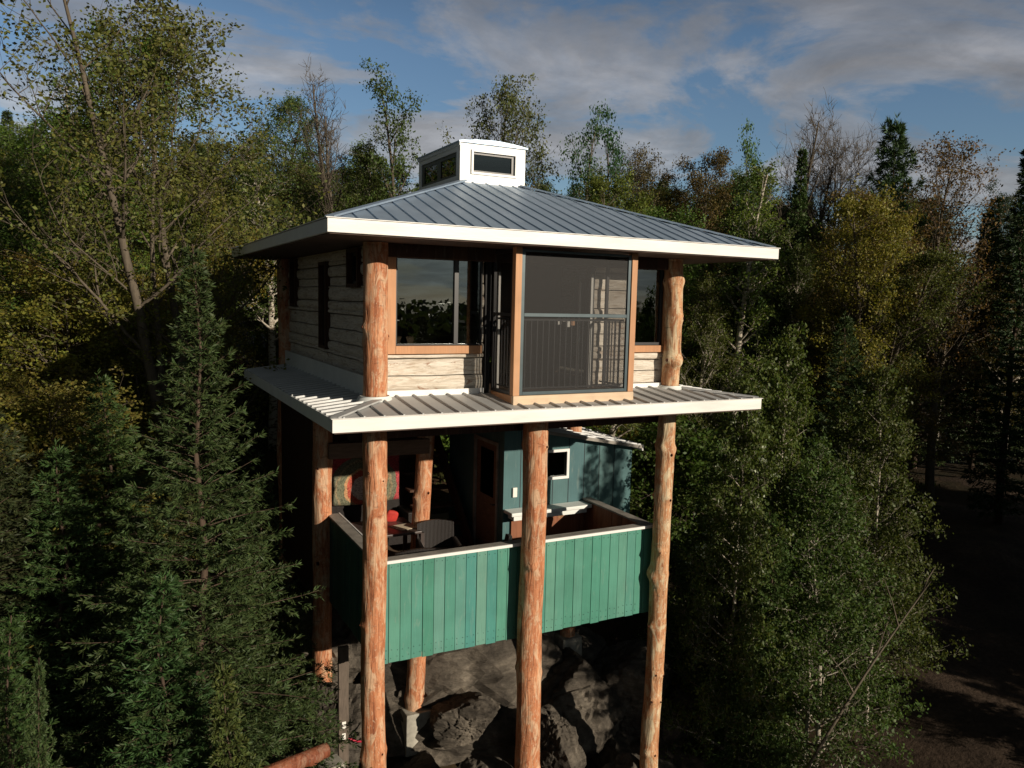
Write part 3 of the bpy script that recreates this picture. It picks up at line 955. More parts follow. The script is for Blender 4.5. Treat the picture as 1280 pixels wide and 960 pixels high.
# back of the sheltered storey: dark wall, stairs
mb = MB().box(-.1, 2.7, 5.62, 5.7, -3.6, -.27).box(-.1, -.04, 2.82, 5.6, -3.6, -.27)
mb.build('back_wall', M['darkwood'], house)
st = MB()
for i in range(8):
    z = DZ + .2 + i * .26; y = 3.0 + i * .27
    st.box(1.85, 2.62, y, y + .27, z, z + .04)
st.bar((2.66, 2.9, DZ + .1), (2.66, 5.3, DZ + 2.5), .05, .26)
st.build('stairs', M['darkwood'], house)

# ------------------------------------------------------------------ SHED
shed = empty('shed', (0, 0, 0))
tag(shed, 'teal board sided shed with a low sloping metal roof behind the deck railing', 'shed')
SX0, SX1, SY0, SY1 = 2.81, 5.36, 2.0, 4.3
zt = lambda x: -0.80 - (x - SX0) / (SX1 - SX0) * 0.48
# front wall with window opening
HX0, HX1, HZ0, HZ1 = 3.62, 4.00, -1.72, -1.30


def slab(x0, x1, z0, z1=None):
    a = z1 if z1 is not None else zt(x0) - .02
    b = z1 if z1 is not None else zt(x1) - .02
    return [(x0, SY0, z0), (x1, SY0, z0), (x1, SY0 + .08, z0), (x0, SY0 + .08, z0), (x0, SY0, a), (x1, SY0, b), (x1, SY0 + .08, b), (x0, SY0 + .08, a)]


mb = MB().hexa(slab(SX0, HX0, -3.2)).hexa(slab(HX1, SX1, -3.2)).hexa(slab(HX0, HX1, -3.2, HZ0))
mb.hexa([(HX0, SY0, HZ1), (HX1, SY0, HZ1), (HX1, SY0 + .08, HZ1), (HX0, SY0 + .08, HZ1), (HX0, SY0, zt(HX0) - .02), (HX1, SY0, zt(HX1) - .02), (HX1, SY0 + .08, zt(HX1) - .02), (HX0, SY0 + .08, zt(HX0) - .02)])
mb.build('wall', M['teal'], shed)
mb = MB().box(SX1 - .08, SX1, SY0 + .08, SY1, -3.2, zt(SX1) - .02).box(SX0 + .08, SX1 - .08, SY1 - .08, SY1, -3.2, zt(SX1) - .03)
mb.box(SX0, SX0 + .08, SY0 + .08, 2.2, -3.4, zt(SX0) - .02).box(SX0, SX0 + .08, 3.15, SY1, -3.4, zt(SX0) - .02).box(SX0, SX0 + .08, 2.2, 3.15, -1.12, zt(SX0) - .02)
mb.build('wall', M['teal_side'], shed)
mb = MB()
x = SX0 + .31
while x < SX1 - .1:
    if not (HX0 - .05 < x < HX1 + .05):
        mb.box(x - .008, x + .008, SY0 - .002, SY0 + .01, -3.3, zt(x) - .05)
    else:
        mb.box(x - .008, x + .008, SY0 - .002, SY0 + .01, -3.3, HZ0 - .05)
    x += .31
mb.build('board_gap', M['batten'], shed)
f = MB(); w = .045
f.box(HX0 - w, HX1 + w, SY0 - .025, SY0 + .02, HZ0 - w, HZ0).box(HX0 - w, HX1 + w, SY0 - .025, SY0 + .02, HZ1, HZ1 + w).box(HX0 - w, HX0, SY0 - .025, SY0 + .02, HZ0, HZ1).box(HX1, HX1 + w, SY0 - .025, SY0 + .02, HZ0, HZ1)
fo = f.build('window', M['white'], shed)
MB().box(HX0, HX1, SY0 + .02, SY0 + .026, HZ0, HZ1).build('pane', M['glass'], fo)
# roof
rf = MB()
y0, y1 = SY0 - .16, SY1 + .1
xa, xb = SX0 - .05, SX1 + .10
rf.hexa([(xa, y0, zt(xa)), (xb, y0, zt(xb)), (xb, y1, zt(xb)), (xa, y1, zt(xa)), (xa, y0, zt(xa) + .03), (xb, y0, zt(xb) + .03), (xb, y1, zt(xb) + .03), (xa, y1, zt(xa) + .03)])
y = y0 + .05
ro = rf.build('roof', M['roof_low'], shed)
rb = MB()
while y < y1:
    rb.hexa([(xa, y - .014, zt(xa) + .03), (xb, y - .014, zt(xb) + .03), (xb, y + .014, zt(xb) + .03), (xa, y + .014, zt(xa) + .03), (xa, y - .009, zt(xa) + .055), (xb, y - .009, zt(xb) + .055), (xb, y + .009, zt(xb) + .055), (xa, y + .009, zt(xa) + .055)])
    y += .229
rb.build('rib', M['roof_low'], ro)
MB().box(xb, xb + .03, y0, y1, zt(xb) - .06, zt(xb) + .035).build('fascia', M['white'], ro)
MB().hexa([(xa, y0 - .02, zt(xa) - .02), (xb, y0 - .02, zt(xb) - .02), (xb, y0, zt(xb) - .02), (xa, y0, zt(xa) - .02), (xa, y0 - .02, zt(xa) + .034), (xb, y0 - .02, zt(xb) + .034), (xb, y0, zt(xb) + .034), (xa, y0, zt(xa) + .034)]).build('fascia', M['caprail'], ro)
# door on the shed's left side
dr = MB().box(SX0 + .02, SX0 + .06, 2.26, 3.09, DZ + .02, -1.18).build('door', M['interior'], shed)
MB().box(SX0 + .012, SX0 + .019, 2.42, 2.92, -2.1, -1.3).build('pane', M['glass_small'], dr)
MB().box(SX0 - .02, SX0 + .05, 2.2, 2.26, DZ, -1.12).box(SX0 - .02, SX0 + .05, 3.09, 3.15, DZ, -1.12).box(SX0 - .02, SX0 + .05, 2.26, 3.09, -1.18, -1.12).build('door_frame', M['caprail'], shed)
MB().tube([(SX0 + .02, 2.34, -2.2), (SX0 - .03, 2.34, -2.2), (SX0 - .03, 2.42, -2.2)], .012, 8).build('handle', M['iron'], dr)
sw = MB().box(2.97, 3.05, SY0 - .035, SY0, -2.0, -1.84).build('outlet_box', M['plastic'], shed, bevel=.006)
# counter ledge with bracket
MB().box(2.82, 4.36, SY0 - .30, SY0 - .002, -2.25, -2.19).build('counter', M['offwhite'], shed, bevel=.012)
MB().box(2.9, 4.3, SY0 - .22, SY0 - .004, -2.34, -2.255).build('counter_apron', M['offwhite'], shed)
MB().hexa([(4.02, SY0 - .05, -2.345), (4.06, SY0 - .05, -2.345), (4.06, SY0 - .01, -2.75), (4.02, SY0 - .01, -2.75), (3.80, SY0 - .05, -2.345), (3.84, SY0 - .05, -2.345), (4.03, SY0 - .01, -2.75), (4.01, SY0 - .01, -2.75)]).build('bracket', M['fir'], shed)
MB().box(2.95, 4.36, SY0 - .04, SY0 - .005, -3.2, -2.35).build('lower_board', M['fence_in_x'], shed)
pb = MB().box(3.42, 3.56, SY0 - .10, SY0 - .06, -2.85, -2.36).build('yellow_board', M['yellow'], None, bevel=.01)
tag(pb, 'short yellow board standing under the white counter of the teal shed', 'board')

# ------------------------------------------------------------------ furniture on the deck
table = empty('dining_table', (1.12, 2.62, DZ))
tag(table, 'low dark table on the deck with a sheet of paper lying on it', 'table')
MB().box(-.55, .38, -.35, .55, .70, .74).build('tabletop', M['tabletop'], table, bevel=.008)
for sx, sy in ((-.5, -.3), (.4, -.3), (-.5, .5), (.4, .5)):
    MB().box(sx - .03, sx + .03, sy - .03, sy + .03, 0, .70).build('leg', M['tabletop'], table)
pp = MB().hexa([(-.1, -.2, 0), (.28, -.12, 0), (.14, .14, 0), (-.24, .1, 0), (-.1, -.2, .006), (.28, -.12, .006), (.14, .14, .006), (-.24, .1, .006)]).build('paper_sheet', M['paper'])
pp.location = (1.32, 2.62, DZ + .742); tag(pp, 'tan sheet of paper lying on the dark deck table', 'paper')


def wicker_chair():
    t = empty('wicker_chair', (0, 0, 0))
    sh = MB()
    sh.box(-.29, .29, -.28, .28, .12, .40)
    sh.build('seat', M['wicker'], t, bevel=.03)
    b = MB()
    n = 10
    for i in range(n):
        a0 = -.30 + .6 * i / n; a1 = -.30 + .6 * (i + 1) / n
        f0 = .04 * math.cos(PI * (a0 / .6)); f1 = .04 * math.cos(PI * (a1 / .6))
        b.hexa([(a0, .24 + f0, .38), (a1, .24 + f1, .38), (a1, .31 + f1, .38), (a0, .31 + f0, .38), (a0, .33 + f0, .84 + f0), (a1, .33 + f1, .84 + f1), (a1, .38 + f1, .84 + f1), (a0, .38 + f0, .84 + f0)])
    b.build('backrest', M['wicker'], t)
    for s in (-1, 1):
        MB().box(s * .30 - .035, s * .30 + .035, -.27, .28, .40, .62).build('arm', M['wicker'], t, bevel=.02)
        for yy in (-.24, .24):
            MB().tube([(s * .25, yy, 0), (s * .25, yy, .14)], .02, 8).build('leg', M['iron'], t)
    MB().box(-.26, .26, -.26, .22, .402, .47).build('cushion', M['tabletop'], t, bevel=.03)
    return t


c0 = wicker_chair()
c0.location = (.95, 1.45, DZ); c0.rotation_euler = (0, 0, PI)
tag(c0, 'dark wicker armchair nearest the green front railing, back turned to it', 'chair', 'wicker chairs round the deck table')
c1 = copy_tree(c0); c1.location = (1.68, 1.98, DZ); c1.rotation_euler = (0, 0, R(-12))
tag(c1, 'dark wicker armchair with a slatted back standing below the inner log post', 'chair')
c2 = copy_tree(c0); c2.location = (2.1, 1.2, DZ); c2.rotation_euler = (0, 0, R(-115))
tag(c2, 'dark wicker armchair turned towards the shed door', 'chair')


def cloth_mat():
    """faded patchwork: a red border, a grey green field with an arc and a pale panel"""
    m, nt, bs = mat('patterned_blanket')
    tc = nt.nodes.new('ShaderNodeTexCoord')
    sep = nt.nodes.new('ShaderNodeSeparateXYZ'); nt.links.new(tc.outputs['Object'], sep.inputs[0])
    cmb = nt.nodes.new('ShaderNodeCombineXYZ')
    nt.links.new(sep.outputs[0], cmb.inputs[0]); nt.links.new(sep.outputs[2], cmb.inputs[1])
    di = N(nt, 'ShaderNodeVectorMath', operation='DISTANCE'); di.inputs[1].default_value = (0.08, -0.16, 0)
    nt.links.new(cmb.outputs[0], di.inputs[0])
    dn = N(nt, 'ShaderNodeMath', operation='ADD')
    nt.links.new(di.outputs['Value'], dn.inputs[0])
    ns = noise_n(nt, texco(nt), 8, 3)
    sc = N(nt, 'ShaderNodeMath', operation='MULTIPLY'); sc.inputs[1].default_value = 0.10; nt.links.new(ns, sc.inputs[0])
    nt.links.new(sc.outputs[0], dn.inputs[1])
    c = ramp(nt, dn.outputs[0], [(0.0, (0.55, 0.45, 0.38)), (0.27, (0.42, 0.08, 0.045)), (0.36, (0.45, 0.25, 0.12)), (0.41, (0.15, 0.15, 0.09)), (0.53, (0.24, 0.19, 0.11)), (0.57, (0.14, 0.14, 0.09)), (0.66, (0.38, 0.05, 0.055))], 'CONSTANT')
    f = noise_n(nt, texco(nt), 38, 3, 0.8)
    c = mixc(nt, 0.8, c, ramp(nt, f, [(0.4, 0.35), (0.55, 1.2)]), 'MULTIPLY')
    nt.links.new(c, bs.inputs['Base Color']); bs.inputs['Roughness'].default_value = 0.9
    return m


M['cloth'] = cloth_mat()
sofa = empty('bench_sofa', (1.0, 3.9, DZ))
tag(sofa, 'dark sofa in the shade at the back of the sheltered deck', 'sofa')
MB().box(-.75, .85, -.25, .5, .1, .42).build('seat', M['wicker'], sofa, bevel=.03)
MB().box(-.75, .85, .3, .5, .42, 1.0).build('backrest', M['wicker'], sofa, bevel=.03)
for sx in (-.72, .82):
    MB().box(sx - .06, sx + .06, -.25, .29, .421, .66).build('arm', M['wicker'], sofa, bevel=.02)
bl = MB()
n, k = 24, 12
vs, fs = [], []
for i in range(n + 1):
    for j in range(k + 1):
        u_, w_ = i / n, j / k
        vs.append((-.62 + 1.35 * u_, -.04 + .015 * math.sin(9 * u_) * (1 - w_) + .02 * noise.noise(Vector((u_ * 4, w_ * 4, 2))), -.42 + 1.0 * w_ - .03 * math.sin(PI * u_)))
for i in range(n):
    for j in range(k):
        a = i * (k + 1) + j
        fs.append((a, a + k + 1, a + k + 2, a + 1))
bl.add(vs, fs)
b = bl.build('patterned_blanket', M['cloth'], None, smooth=True)
b.location = (1.0, 4.10, -1.98)
sd = b.modifiers.new('solid', 'SOLIDIFY'); sd.thickness = .02
tag(b, 'red and olive patterned blanket hanging behind the deck table, half lit by the sun', 'blanket')
MB().tube([(0.1, 2.55, -1.40)] + [(0.1 + 4.4 * .0 + i * .2, 2.6, -1.40 + .0 + .002 * (i - 4) ** 2) for i in range(1, 9)], .008, 6)
cu = MB()
vs = []; fs = []
for i in range(9):
    for j in range(12):
        th = PI * i / 8; ph = 2 * PI * j / 12
        ex = lambda c: math.copysign(abs(c) ** .55, c)
        vs.append((.2 * ex(math.sin(th)) * ex(math.cos(ph)), .08 * ex(math.cos(th)), .2 * ex(math.sin(th)) * ex(math.sin(ph))))
for i in range(8):
    for j in range(12):
        fs.append((i * 12 + j, i * 12 + (j + 1) % 12, (i + 1) * 12 + (j + 1) % 12, (i + 1) * 12 + j))
cu.add(vs, fs)
c = cu.build('red_cushion', M['red'], None, smooth=True)
c.scale = (.55, .55, .55); c.location = (1.235, 3.0, -2.40); c.rotation_euler = (R(15), R(20), 0)
tag(c, 'small bright red cushion behind the table, half hidden by the left front log', 'cushion')

# things seen through the big window and the screen
ct = empty('kitchen_counter', (0.95, 0.51, -.045))
tag(ct, 'dark kitchen counter just inside the large upper window', 'counter')
MB().box(-.65, .5, -.25, .25, .0, .62).build('cabinet', M['interior'], ct)
MB().box(-.67, .52, -.27, .27, .621, .65).build('worktop', M['tabletop'], ct, bevel=.005)
cf = empty('coffee_maker', (1.29, 0.37, .606))
tag(cf, 'white coffee maker standing in the lower right of the large upper window', 'coffee maker')
MB().box(-.09, .09, -.1, .1, .17, .27).build('water_tank', M['plastic'], cf, bevel=.015)
MB().box(-.07, .07, -.07, .09, 0, .17).build('body', M['plastic'], cf, bevel=.01)
mb = MB()
for i in range(3): mb.box(-.05 + i * .04, -.03 + i * .04, -.104, -.101, .21, .23)
mb.build('button', M['blackframe'], cf)
vz = empty('flower_vase', (0.50, 0.38, .606))
tag(vz, 'vase of small red flowers inside the left corner of the large upper window', 'vase')
mb = MB(); mb.tube([(0, 0, 0), (0, 0, .06), (0, 0, .12), (0, 0, .14)], [.03, .05, .025, .03], 12); mb.build('vase', M['blackframe'], vz, smooth=True)
fl = MB()
st = MB()
for i in range(9):
    a = random.uniform(0, 6.28); r_ = random.uniform(.02, .12); h = random.uniform(.2, .36)
    p = (r_ * math.cos(a), r_ * math.sin(a), h)
    st.tube([(0, 0, .1), p], .003, 4)
    fl.tube([(p[0], p[1], p[2] - .012), p, (p[0], p[1], p[2] + .014)], [.008, .022, .006], 7)
st.build('stem', M['ground'], vz); fl.build('blossom', M['red'], vz, smooth=True)
hg = empty('hanging_towel', (2.28, -0.46, .62))
tag(hg, 'white and tan towel hanging over the railing behind the bay screen', 'towel')
mb = MB()
for k_, (x_, w_, l_) in enumerate(((0, .05, .10), (.07, .05, .06), (.14, .04, .13))):
    mb.box(x_, x_ + w_, -.035 - k_ * .002, -.025 - k_ * .002, .41 - l_, .41)
mb.build('cloth', M['plastic'], hg, bevel=.003)
MB().box(.19, .25, -.045, -.037, .30, .415).build('cloth', M['fir'], hg, bevel=.003)

# ------------------------------------------------------------------ things below the deck
tp = empty('marker_post', (-0.12, 1.0, -5.25))
tag(tp, 'weathered grey plank post with two small white tags near the left front log', 'post')
MB().box(-.07, .07, -.03, .03, -.1, 1.68).build('plank', M['oldwood'], tp, bevel=.004)
MB().box(-.025, .03, -.036, -.031, .50, .60).build('tag', M['plastic'], tp)
MB().box(-.025, .025, -.036, -.031, .34, .43).build('tag', M['plastic'], tp)
cb = MB().box(-.16, .16, -.14, .14, -.5, .10).build('concrete_block', M['concrete'], None, bevel=.02)
cb.location = at(412, 962, 9.55); cb.rotation_euler = (0, 0, R(12))
tag(cb, 'pale concrete block at the foot of the tagged plank post', 'concrete block')
lg = log_post(at(322, 972, 8.9), at(407, 936, 9.35), .085, .09, 71, 4, 'log_dark', name='fallen_log', parent=None)
tag(lg, 'reddish brown log lying against the pale concrete block', 'log')
mb = MB(); mb.tube([(-.1 + .09 * i, 1.25 + .05 * math.sin(i), -5.02 - .25 * math.sin(i / 7 * PI) * .6) for i in range(8)], .016, 8)
hs = mb.build('red_hose', M['hose'], None, smooth=True)
tag(hs, 'thin red hose sagging between the plank post and the left front log', 'hose')


def boulder(name, loc, size, seed, label, rz=0.0):
    import bmesh
    bm = bmesh.new()
    bmesh.ops.create_icosphere(bm, subdivisions=5, radius=1)
    rs = random.Random(seed)
    planes = []
    for _ in range(13):
        v = Vector((rs.gauss(0, 1), rs.gauss(0, 1), rs.gauss(0, .8))).normalized()
        planes.append((v, rs.uniform(.5, .95)))
    for v in bm.verts:
        d = v.co.normalized()
        r_ = 1.15
        for n_, h in planes:
            c_ = d.dot(n_)
            if c_ > .05: r_ = min(r_, h / c_)
        q = Vector((d.x * 2.1 + seed, d.y * 2.1, d.z * 2.1))
        cell = noise.voronoi(q, distance_metric='DISTANCE')[0]
        r_ -= .07 * max(0, 1 - (cell[1] - cell[0]) * 7)
        q = Vector((d.x * 5 - seed, d.y * 5, d.z * 7))
        cell = noise.voronoi(q, distance_metric='DISTANCE')[0]
        r_ += .035 * (cell[1] - cell[0]) + .04 * noise.noise(d * 2.3 + Vector((seed, 0, 0))) + .02 * noise.noise(d * 9 + Vector((seed, 3, 0))) + .012 * noise.noise(d * 24 + Vector((seed, 3, 0)))
        v.co = Vector((d.x * size[0], d.y * size[1], d.z * size[2])) * r_
    me = bpy.data.meshes.new(name); bm.to_mesh(me); bm.free()
    me.polygons.foreach_set('use_smooth', [False] * len(me.polygons))
    me.materials.append(M['rock'])
    o = bpy.data.objects.new(name, me); col.objects.link(o)
    o.location = loc; o.rotation_euler = (0, 0, rz)
    tag(o, label, 'boulder', 'boulders under the deck')
    return o


B = [
    ((3.2, 3.4, -5.9), (3.4, 1.6, 1.35), 'broad bedrock slab rising behind the loose boulders'),
    ((5.2, 1.2, -7.2), (2.6, 1.7, 1.1), 'long low rock ledge running under the right front log'),
    ((1.75, .55, -6.2), (.75, .6, .62), 'rounded pale boulder with a rough top between the left and middle front logs'),
    ((3.25, .9, -5.9), (.62, .6, 1.0), 'tall pointed boulder just right of the middle front log'),
    ((1.35, 2.2, -6.75), (.9, .8, .62), 'broad rock carrying the concrete footing of the inner post'),
    ((.55, 1.0, -6.4), (.6, .6, .55), 'brown boulder right behind the left front log, low down'),
    ((2.3, 2.2, -5.75), (.8, .7, .5), 'dark boulder right of the inner post footing'),
    ((4.35, 1.9, -5.9), (1.25, 1.0, .95), 'large dark boulder below the right half of the green railing'),
    ((3.35, 2.9, -5.4), (1.0, .9, .85), 'shadowed boulder below the deck, behind the tall pointed one'),
    ((5.3, 1.8, -5.9), (.9, .9, .9), 'dark boulder partly behind the right front log'),
    ((.1, 2.3, -5.4), (.7, .7, .8), 'tan boulder behind the plank post under the side railing'),
    ((.4, 3.6, -4.7), (1.2, .9, 1.0), 'big shaded rock at the back of the space below the deck'),
    ((4.4, .3, -6.6), (.8, .6, .7), 'boulder at the foot of the right front log'),
    ((2.6, .1, -6.9), (.7, .6, .55), 'low boulder in front of the middle log at the bottom edge'),
    ((2.75, 3.8, -4.6), (1.3, .9, .9), 'bulky rock under the shed end of the deck'),
    ((6.3, 1.3, -6.3), (.5, .5, .55), 'grey boulder alone in the shade right of the right front log'),
    ((7.9, 1.2, -6.5), (.5, .4, .4), 'small grey rock by the foot of the leaning thin tree'),
    ((-1.2, .3, -6.2), (.7, .6, .6), 'boulder below the lying brown log'),
    ((.9, .1, -7.0), (.7, .6, .5), 'flat boulder between the two left front logs at the very bottom'),
]
for i, (l, s, lab) in enumerate(B):
    boulder('boulder', l, s, 100 + i, lab, i * 1.3)

# ------------------------------------------------------------------ terrain
def grid_axis():
    a = [-400, -300, -230, -180, -140, -110, -85, -65, -50, -40, -32, -26]
    b = [x * 1.0 for x in range(-22, 23)]
    return a + b + [-x for x in reversed(a)]


ax = grid_axis()
ay = ax
V = []; F = []
for y in ay:
    for x in ax:
        V.append((x + 2, y + 2, ground(x + 2, y + 2)))
nx = len(ax)
for j in range(len(ay) - 1):
    for i in range(nx - 1):
        F.append((j * nx + i, j * nx + i + 1, (j + 1) * nx + i + 1, (j + 1) * nx + i))
mb = MB(); mb.add(V, F)
gr = mb.build('ground', M['ground'], None, smooth=True)
tag(gr, kind='structure')
sb = gr.modifiers.new('sub', 'SUBSURF'); sb.subdivision_type = 'SIMPLE'; sb.levels = 0; sb.render_levels = 0


def track_pt(s):
    """centre line of the dirt track on the right, from near to far"""
    a = at(1250, 600, 12 + s)
    return a.x + 1.2 * math.sin(s * .09), a.y


tv, tf = [], []
ns = 26
for i in range(ns + 1):
    s = i * 1.0
    x, y = track_pt(s); x2, y2 = track_pt(s + .5)
    d = Vector((x2 - x, y2 - y, 0)).normalized(); n_ = Vector((d.y, -d.x, 0))
    for k in range(9):
        o_ = (k - 4) / 4 * (2.6 + .5 * noise.noise(Vector((s * .3, k * .1, 0))))
        px_, py_ = x + n_.x * o_, y + n_.y * o_
        tv.append((px_, py_, ground(px_, py_) + .09 - .10 * abs((k - 4) / 4) ** 3))
for i in range(ns):
    for k in range(8):
        a = i * 9 + k
        tf.append((a, a + 1, a + 10, a + 9))
mb = MB(); mb.add(tv, tf)
tag(mb.build('dirt_path', M['track'], None, smooth=True), kind='structure')

# fence behind the house on the left
fp = at(325, 530, 27)
fc = empty('picket_fence', (fp.x - 1.0, fp.y, 0))
tag(fc, 'brown wooden picket fence in the distance left of the skirt roof', 'fence')
z0 = at(325, 548, 27).z
pk = MB()
for i in range(12):
    pk.box(i * .2, i * .2 + .09, -.02, .0, z0, z0 + .9)
pk.build('picket', M['fir'], fc)
MB().box(-.05, 2.4, .001, .05, z0 + .2, z0 + .28).box(-.05, 2.4, .001, .05, z0 + .68, z0 + .76).build('rail', M['fir'], fc)
for i in (0, 2.3):
    MB().box(i, i + .1, .051, .15, z0 - .9, z0 + .95).build('fence_post', M['fir'], fc)
# ------------------------------------------------------------------ TREES
def leaf_quads(A, rs, per, spread, size, up=0.5, aspect=0.6, Dir=None, jit=0.35):
    """scatter leaf blades round anchor points; returns V, F, per-leaf value"""
    n = len(A) * per
    c = np.repeat(A, per, 0) + rs.normal(0, 1, (n, 3)) * np.array(spread)
    nrm = rs.normal(0, 1, (n, 3)); nrm /= np.linalg.norm(nrm, axis=1)[:, None]
    nrm = nrm * (1 - up) + np.array([0, 0, 1.0]) * up
    nrm /= np.linalg.norm(nrm, axis=1)[:, None]
    u = rs.normal(0, 1, (n, 3))
    u -= nrm * (u * nrm).sum(1)[:, None]; u /= np.linalg.norm(u, axis=1)[:, None]
    v = np.cross(nrm, u)
    s = size * rs.uniform(1 - jit, 1 + jit, n)[:, None]
    V = np.stack([c - u * s * .5, c + v * s * aspect * .5 - nrm * s * .08, c + u * s * .5 - nrm * s * .12, c - v * s * aspect * .5 - nrm * s * .08], 1).reshape(-1, 3)
    F = np.arange(n * 4).reshape(-1, 4)
    clump = np.repeat(rs.uniform(0, 1, len(A)), per)
    return V, F, np.clip(.55 * clump + .45 * rs.uniform(0, 1, n), 0, 1)


def tubes_mesh(tubes, name, m, parent):
    Vs, Fs = [], []
    n0 = 0
    for pts, rad, n in tubes:
        P = np.array([tuple(p) for p in pts]); k = len(P)
        d = np.gradient(P, axis=0); d /= np.linalg.norm(d, axis=1)[:, None] + 1e-9
        ref = np.array([.31, .9, .17]) if abs(d[0] @ np.array([.31, .9, .17])) < .9 else np.array([.9, .1, .3])
        a = np.cross(d, ref); a /= np.linalg.norm(a, axis=1)[:, None] + 1e-9
        b = np.cross(d, a)
        th = np.arange(n) * 2 * PI / n
        ring = P[:, None, :] + (a[:, None, :] * np.cos(th)[None, :, None] + b[:, None, :] * np.sin(th)[None, :, None]) * np.array(rad)[:, None, None]
        Vs.append(ring.reshape(-1, 3))
        i = np.arange(k - 1)[:, None] * n; j = np.arange(n)[None, :]; j2 = (j + 1) % n
        Fs.append(np.stack([i + j, i + j2, i + n + j2, i + n + j], -1).reshape(-1, 4) + n0)
        n0 += k * n
    return np_mesh(name, np.concatenate(Vs), np.concatenate(Fs), m, parent, smooth=True)


def broadleaf(seed, H, start, spread, ang, nprim, nsec, ntw, per, lsize, lspread, up=.5, barkm='bark', top_pow=.6, rtrunk=.014, bend=.25, stems=1, twigr=.006, leafless=False, shape='oval'):
    rs = random.Random(seed); nr = np.random.RandomState(seed)
    tubes, anchors = [], []

    def path(p, d, L, r, seg, wob, grav):
        pts = [p.copy()]; rad = [r]; q = p.copy(); dd = d.copy()
        n = max(3, int(L / seg))
        for i in range(n):
            dd = (dd + Vector((rs.gauss(0, wob), rs.gauss(0, wob), rs.gauss(0, wob * .7) + grav))).normalized()
            q = q + dd * (L / n); pts.append(q.copy()); rad.append(max(twigr * .5, r * (1 - .85 * (i + 1) / n)))
        return pts, rad

    for sidx in range(stems):
        lean = Vector((rs.gauss(0, .04), rs.gauss(0, .04), 1)) if stems == 1 else Vector((rs.gauss(0, .07), rs.gauss(0, .07), 1))
        hh = H * (1 if sidx == 0 else rs.uniform(.75, .97))
        tp, tr_ = path(Vector((rs.gauss(0, .1) * (stems > 1), rs.gauss(0, .1) * (stems > 1), 0)), lean.normalized(), hh, hh * rtrunk, .5, .028, .01)
        tubes.append((tp, tr_, 8))
        np_ = nprim // stems
        for i in range(np_):
            t = start + (1 - start) * ((i + rs.random()) / np_) ** .9
            k = min(len(tp) - 2, int(t * (len(tp) - 1)))
            base = tp[k].lerp(tp[k + 1], rs.random())
            rel = (t - start) / (1 - start)
            if shape == 'cone': f = (1 - rel) ** top_pow * .95 + .08
            else: f = (math.sin(PI * min(1, (rel * .8 + .2))) ** top_pow) * .9 + .15
            L = spread * f * rs.uniform(.7, 1.15)
            az = i * 2.4 + rs.uniform(-.5, .5)
            el = ang * (1 - .0 * rel) + rel * .35 + rs.uniform(-.15, .15)
            d = Vector((math.cos(az) * math.cos(el), math.sin(az) * math.cos(el), math.sin(el)))
            bp, br = path(base, d, L, max(twigr * 1.5, tr_[k] * .5), .28, .09, bend * .12)
            tubes.append((bp, br, 5))
            ns = max(2, int(nsec * L / spread + .5))
            for j in range(ns):
                tt = .25 + .75 * (j + rs.random()) / ns
                kk = min(len(bp) - 2, int(tt * (len(bp) - 1)))
                b2 = bp[kk].lerp(bp[kk + 1], rs.random())
                dd = (bp[kk + 1] - bp[kk]).normalized()
                sd = Vector((rs.gauss(0, 1), rs.gauss(0, 1), rs.gauss(0, .5) + .15)).normalized()
                d2 = (dd * .8 + sd * .8).normalized()
                L2 = L * .42 * (1.15 - tt * .5) * rs.uniform(.6, 1.2) + .12
                sp_, sr = path(b2, d2, L2, max(twigr, br[kk] * .55), .2, .12, bend * .1)
                tubes.append((sp_, sr, 4))
                for q in range(ntw):
                    kk2 = rs.randrange(1, len(sp_))
                    b3 = sp_[kk2]
                    d3 = ((sp_[kk2] - sp_[kk2 - 1]).normalized() * .7 + Vector((rs.gauss(0, 1), rs.gauss(0, 1), rs.gauss(0, .6) + .2)).normalized() * .8).normalized()
                    L3 = L2 * rs.uniform(.25, .5) + .08
                    tw, twr = path(b3, d3, L3, twigr, .14, .15, bend * .08)
                    tubes.append((tw, twr, 3))
                    anchors += [tuple(tw[-1]), tuple(tw[len(tw) // 2])]
                anchors.append(tuple(sp_[-1]))
    root = empty('tree')
    tubes_mesh(tubes, 'trunk', M[barkm], root)
    if not leafless:
        A = np.array(anchors)
        V, F, at_ = leaf_quads(A, nr, per, (lspread, lspread, lspread * .7), lsize, up)
        np_mesh('crown', V, F, M['leaf'], root, at_)
        H = float(np.percentile(A[:, 2], 99.7))
    else:
        H = max(p.z for tb in tubes for p in tb[0]) * .98
    root['H'] = H
    return root


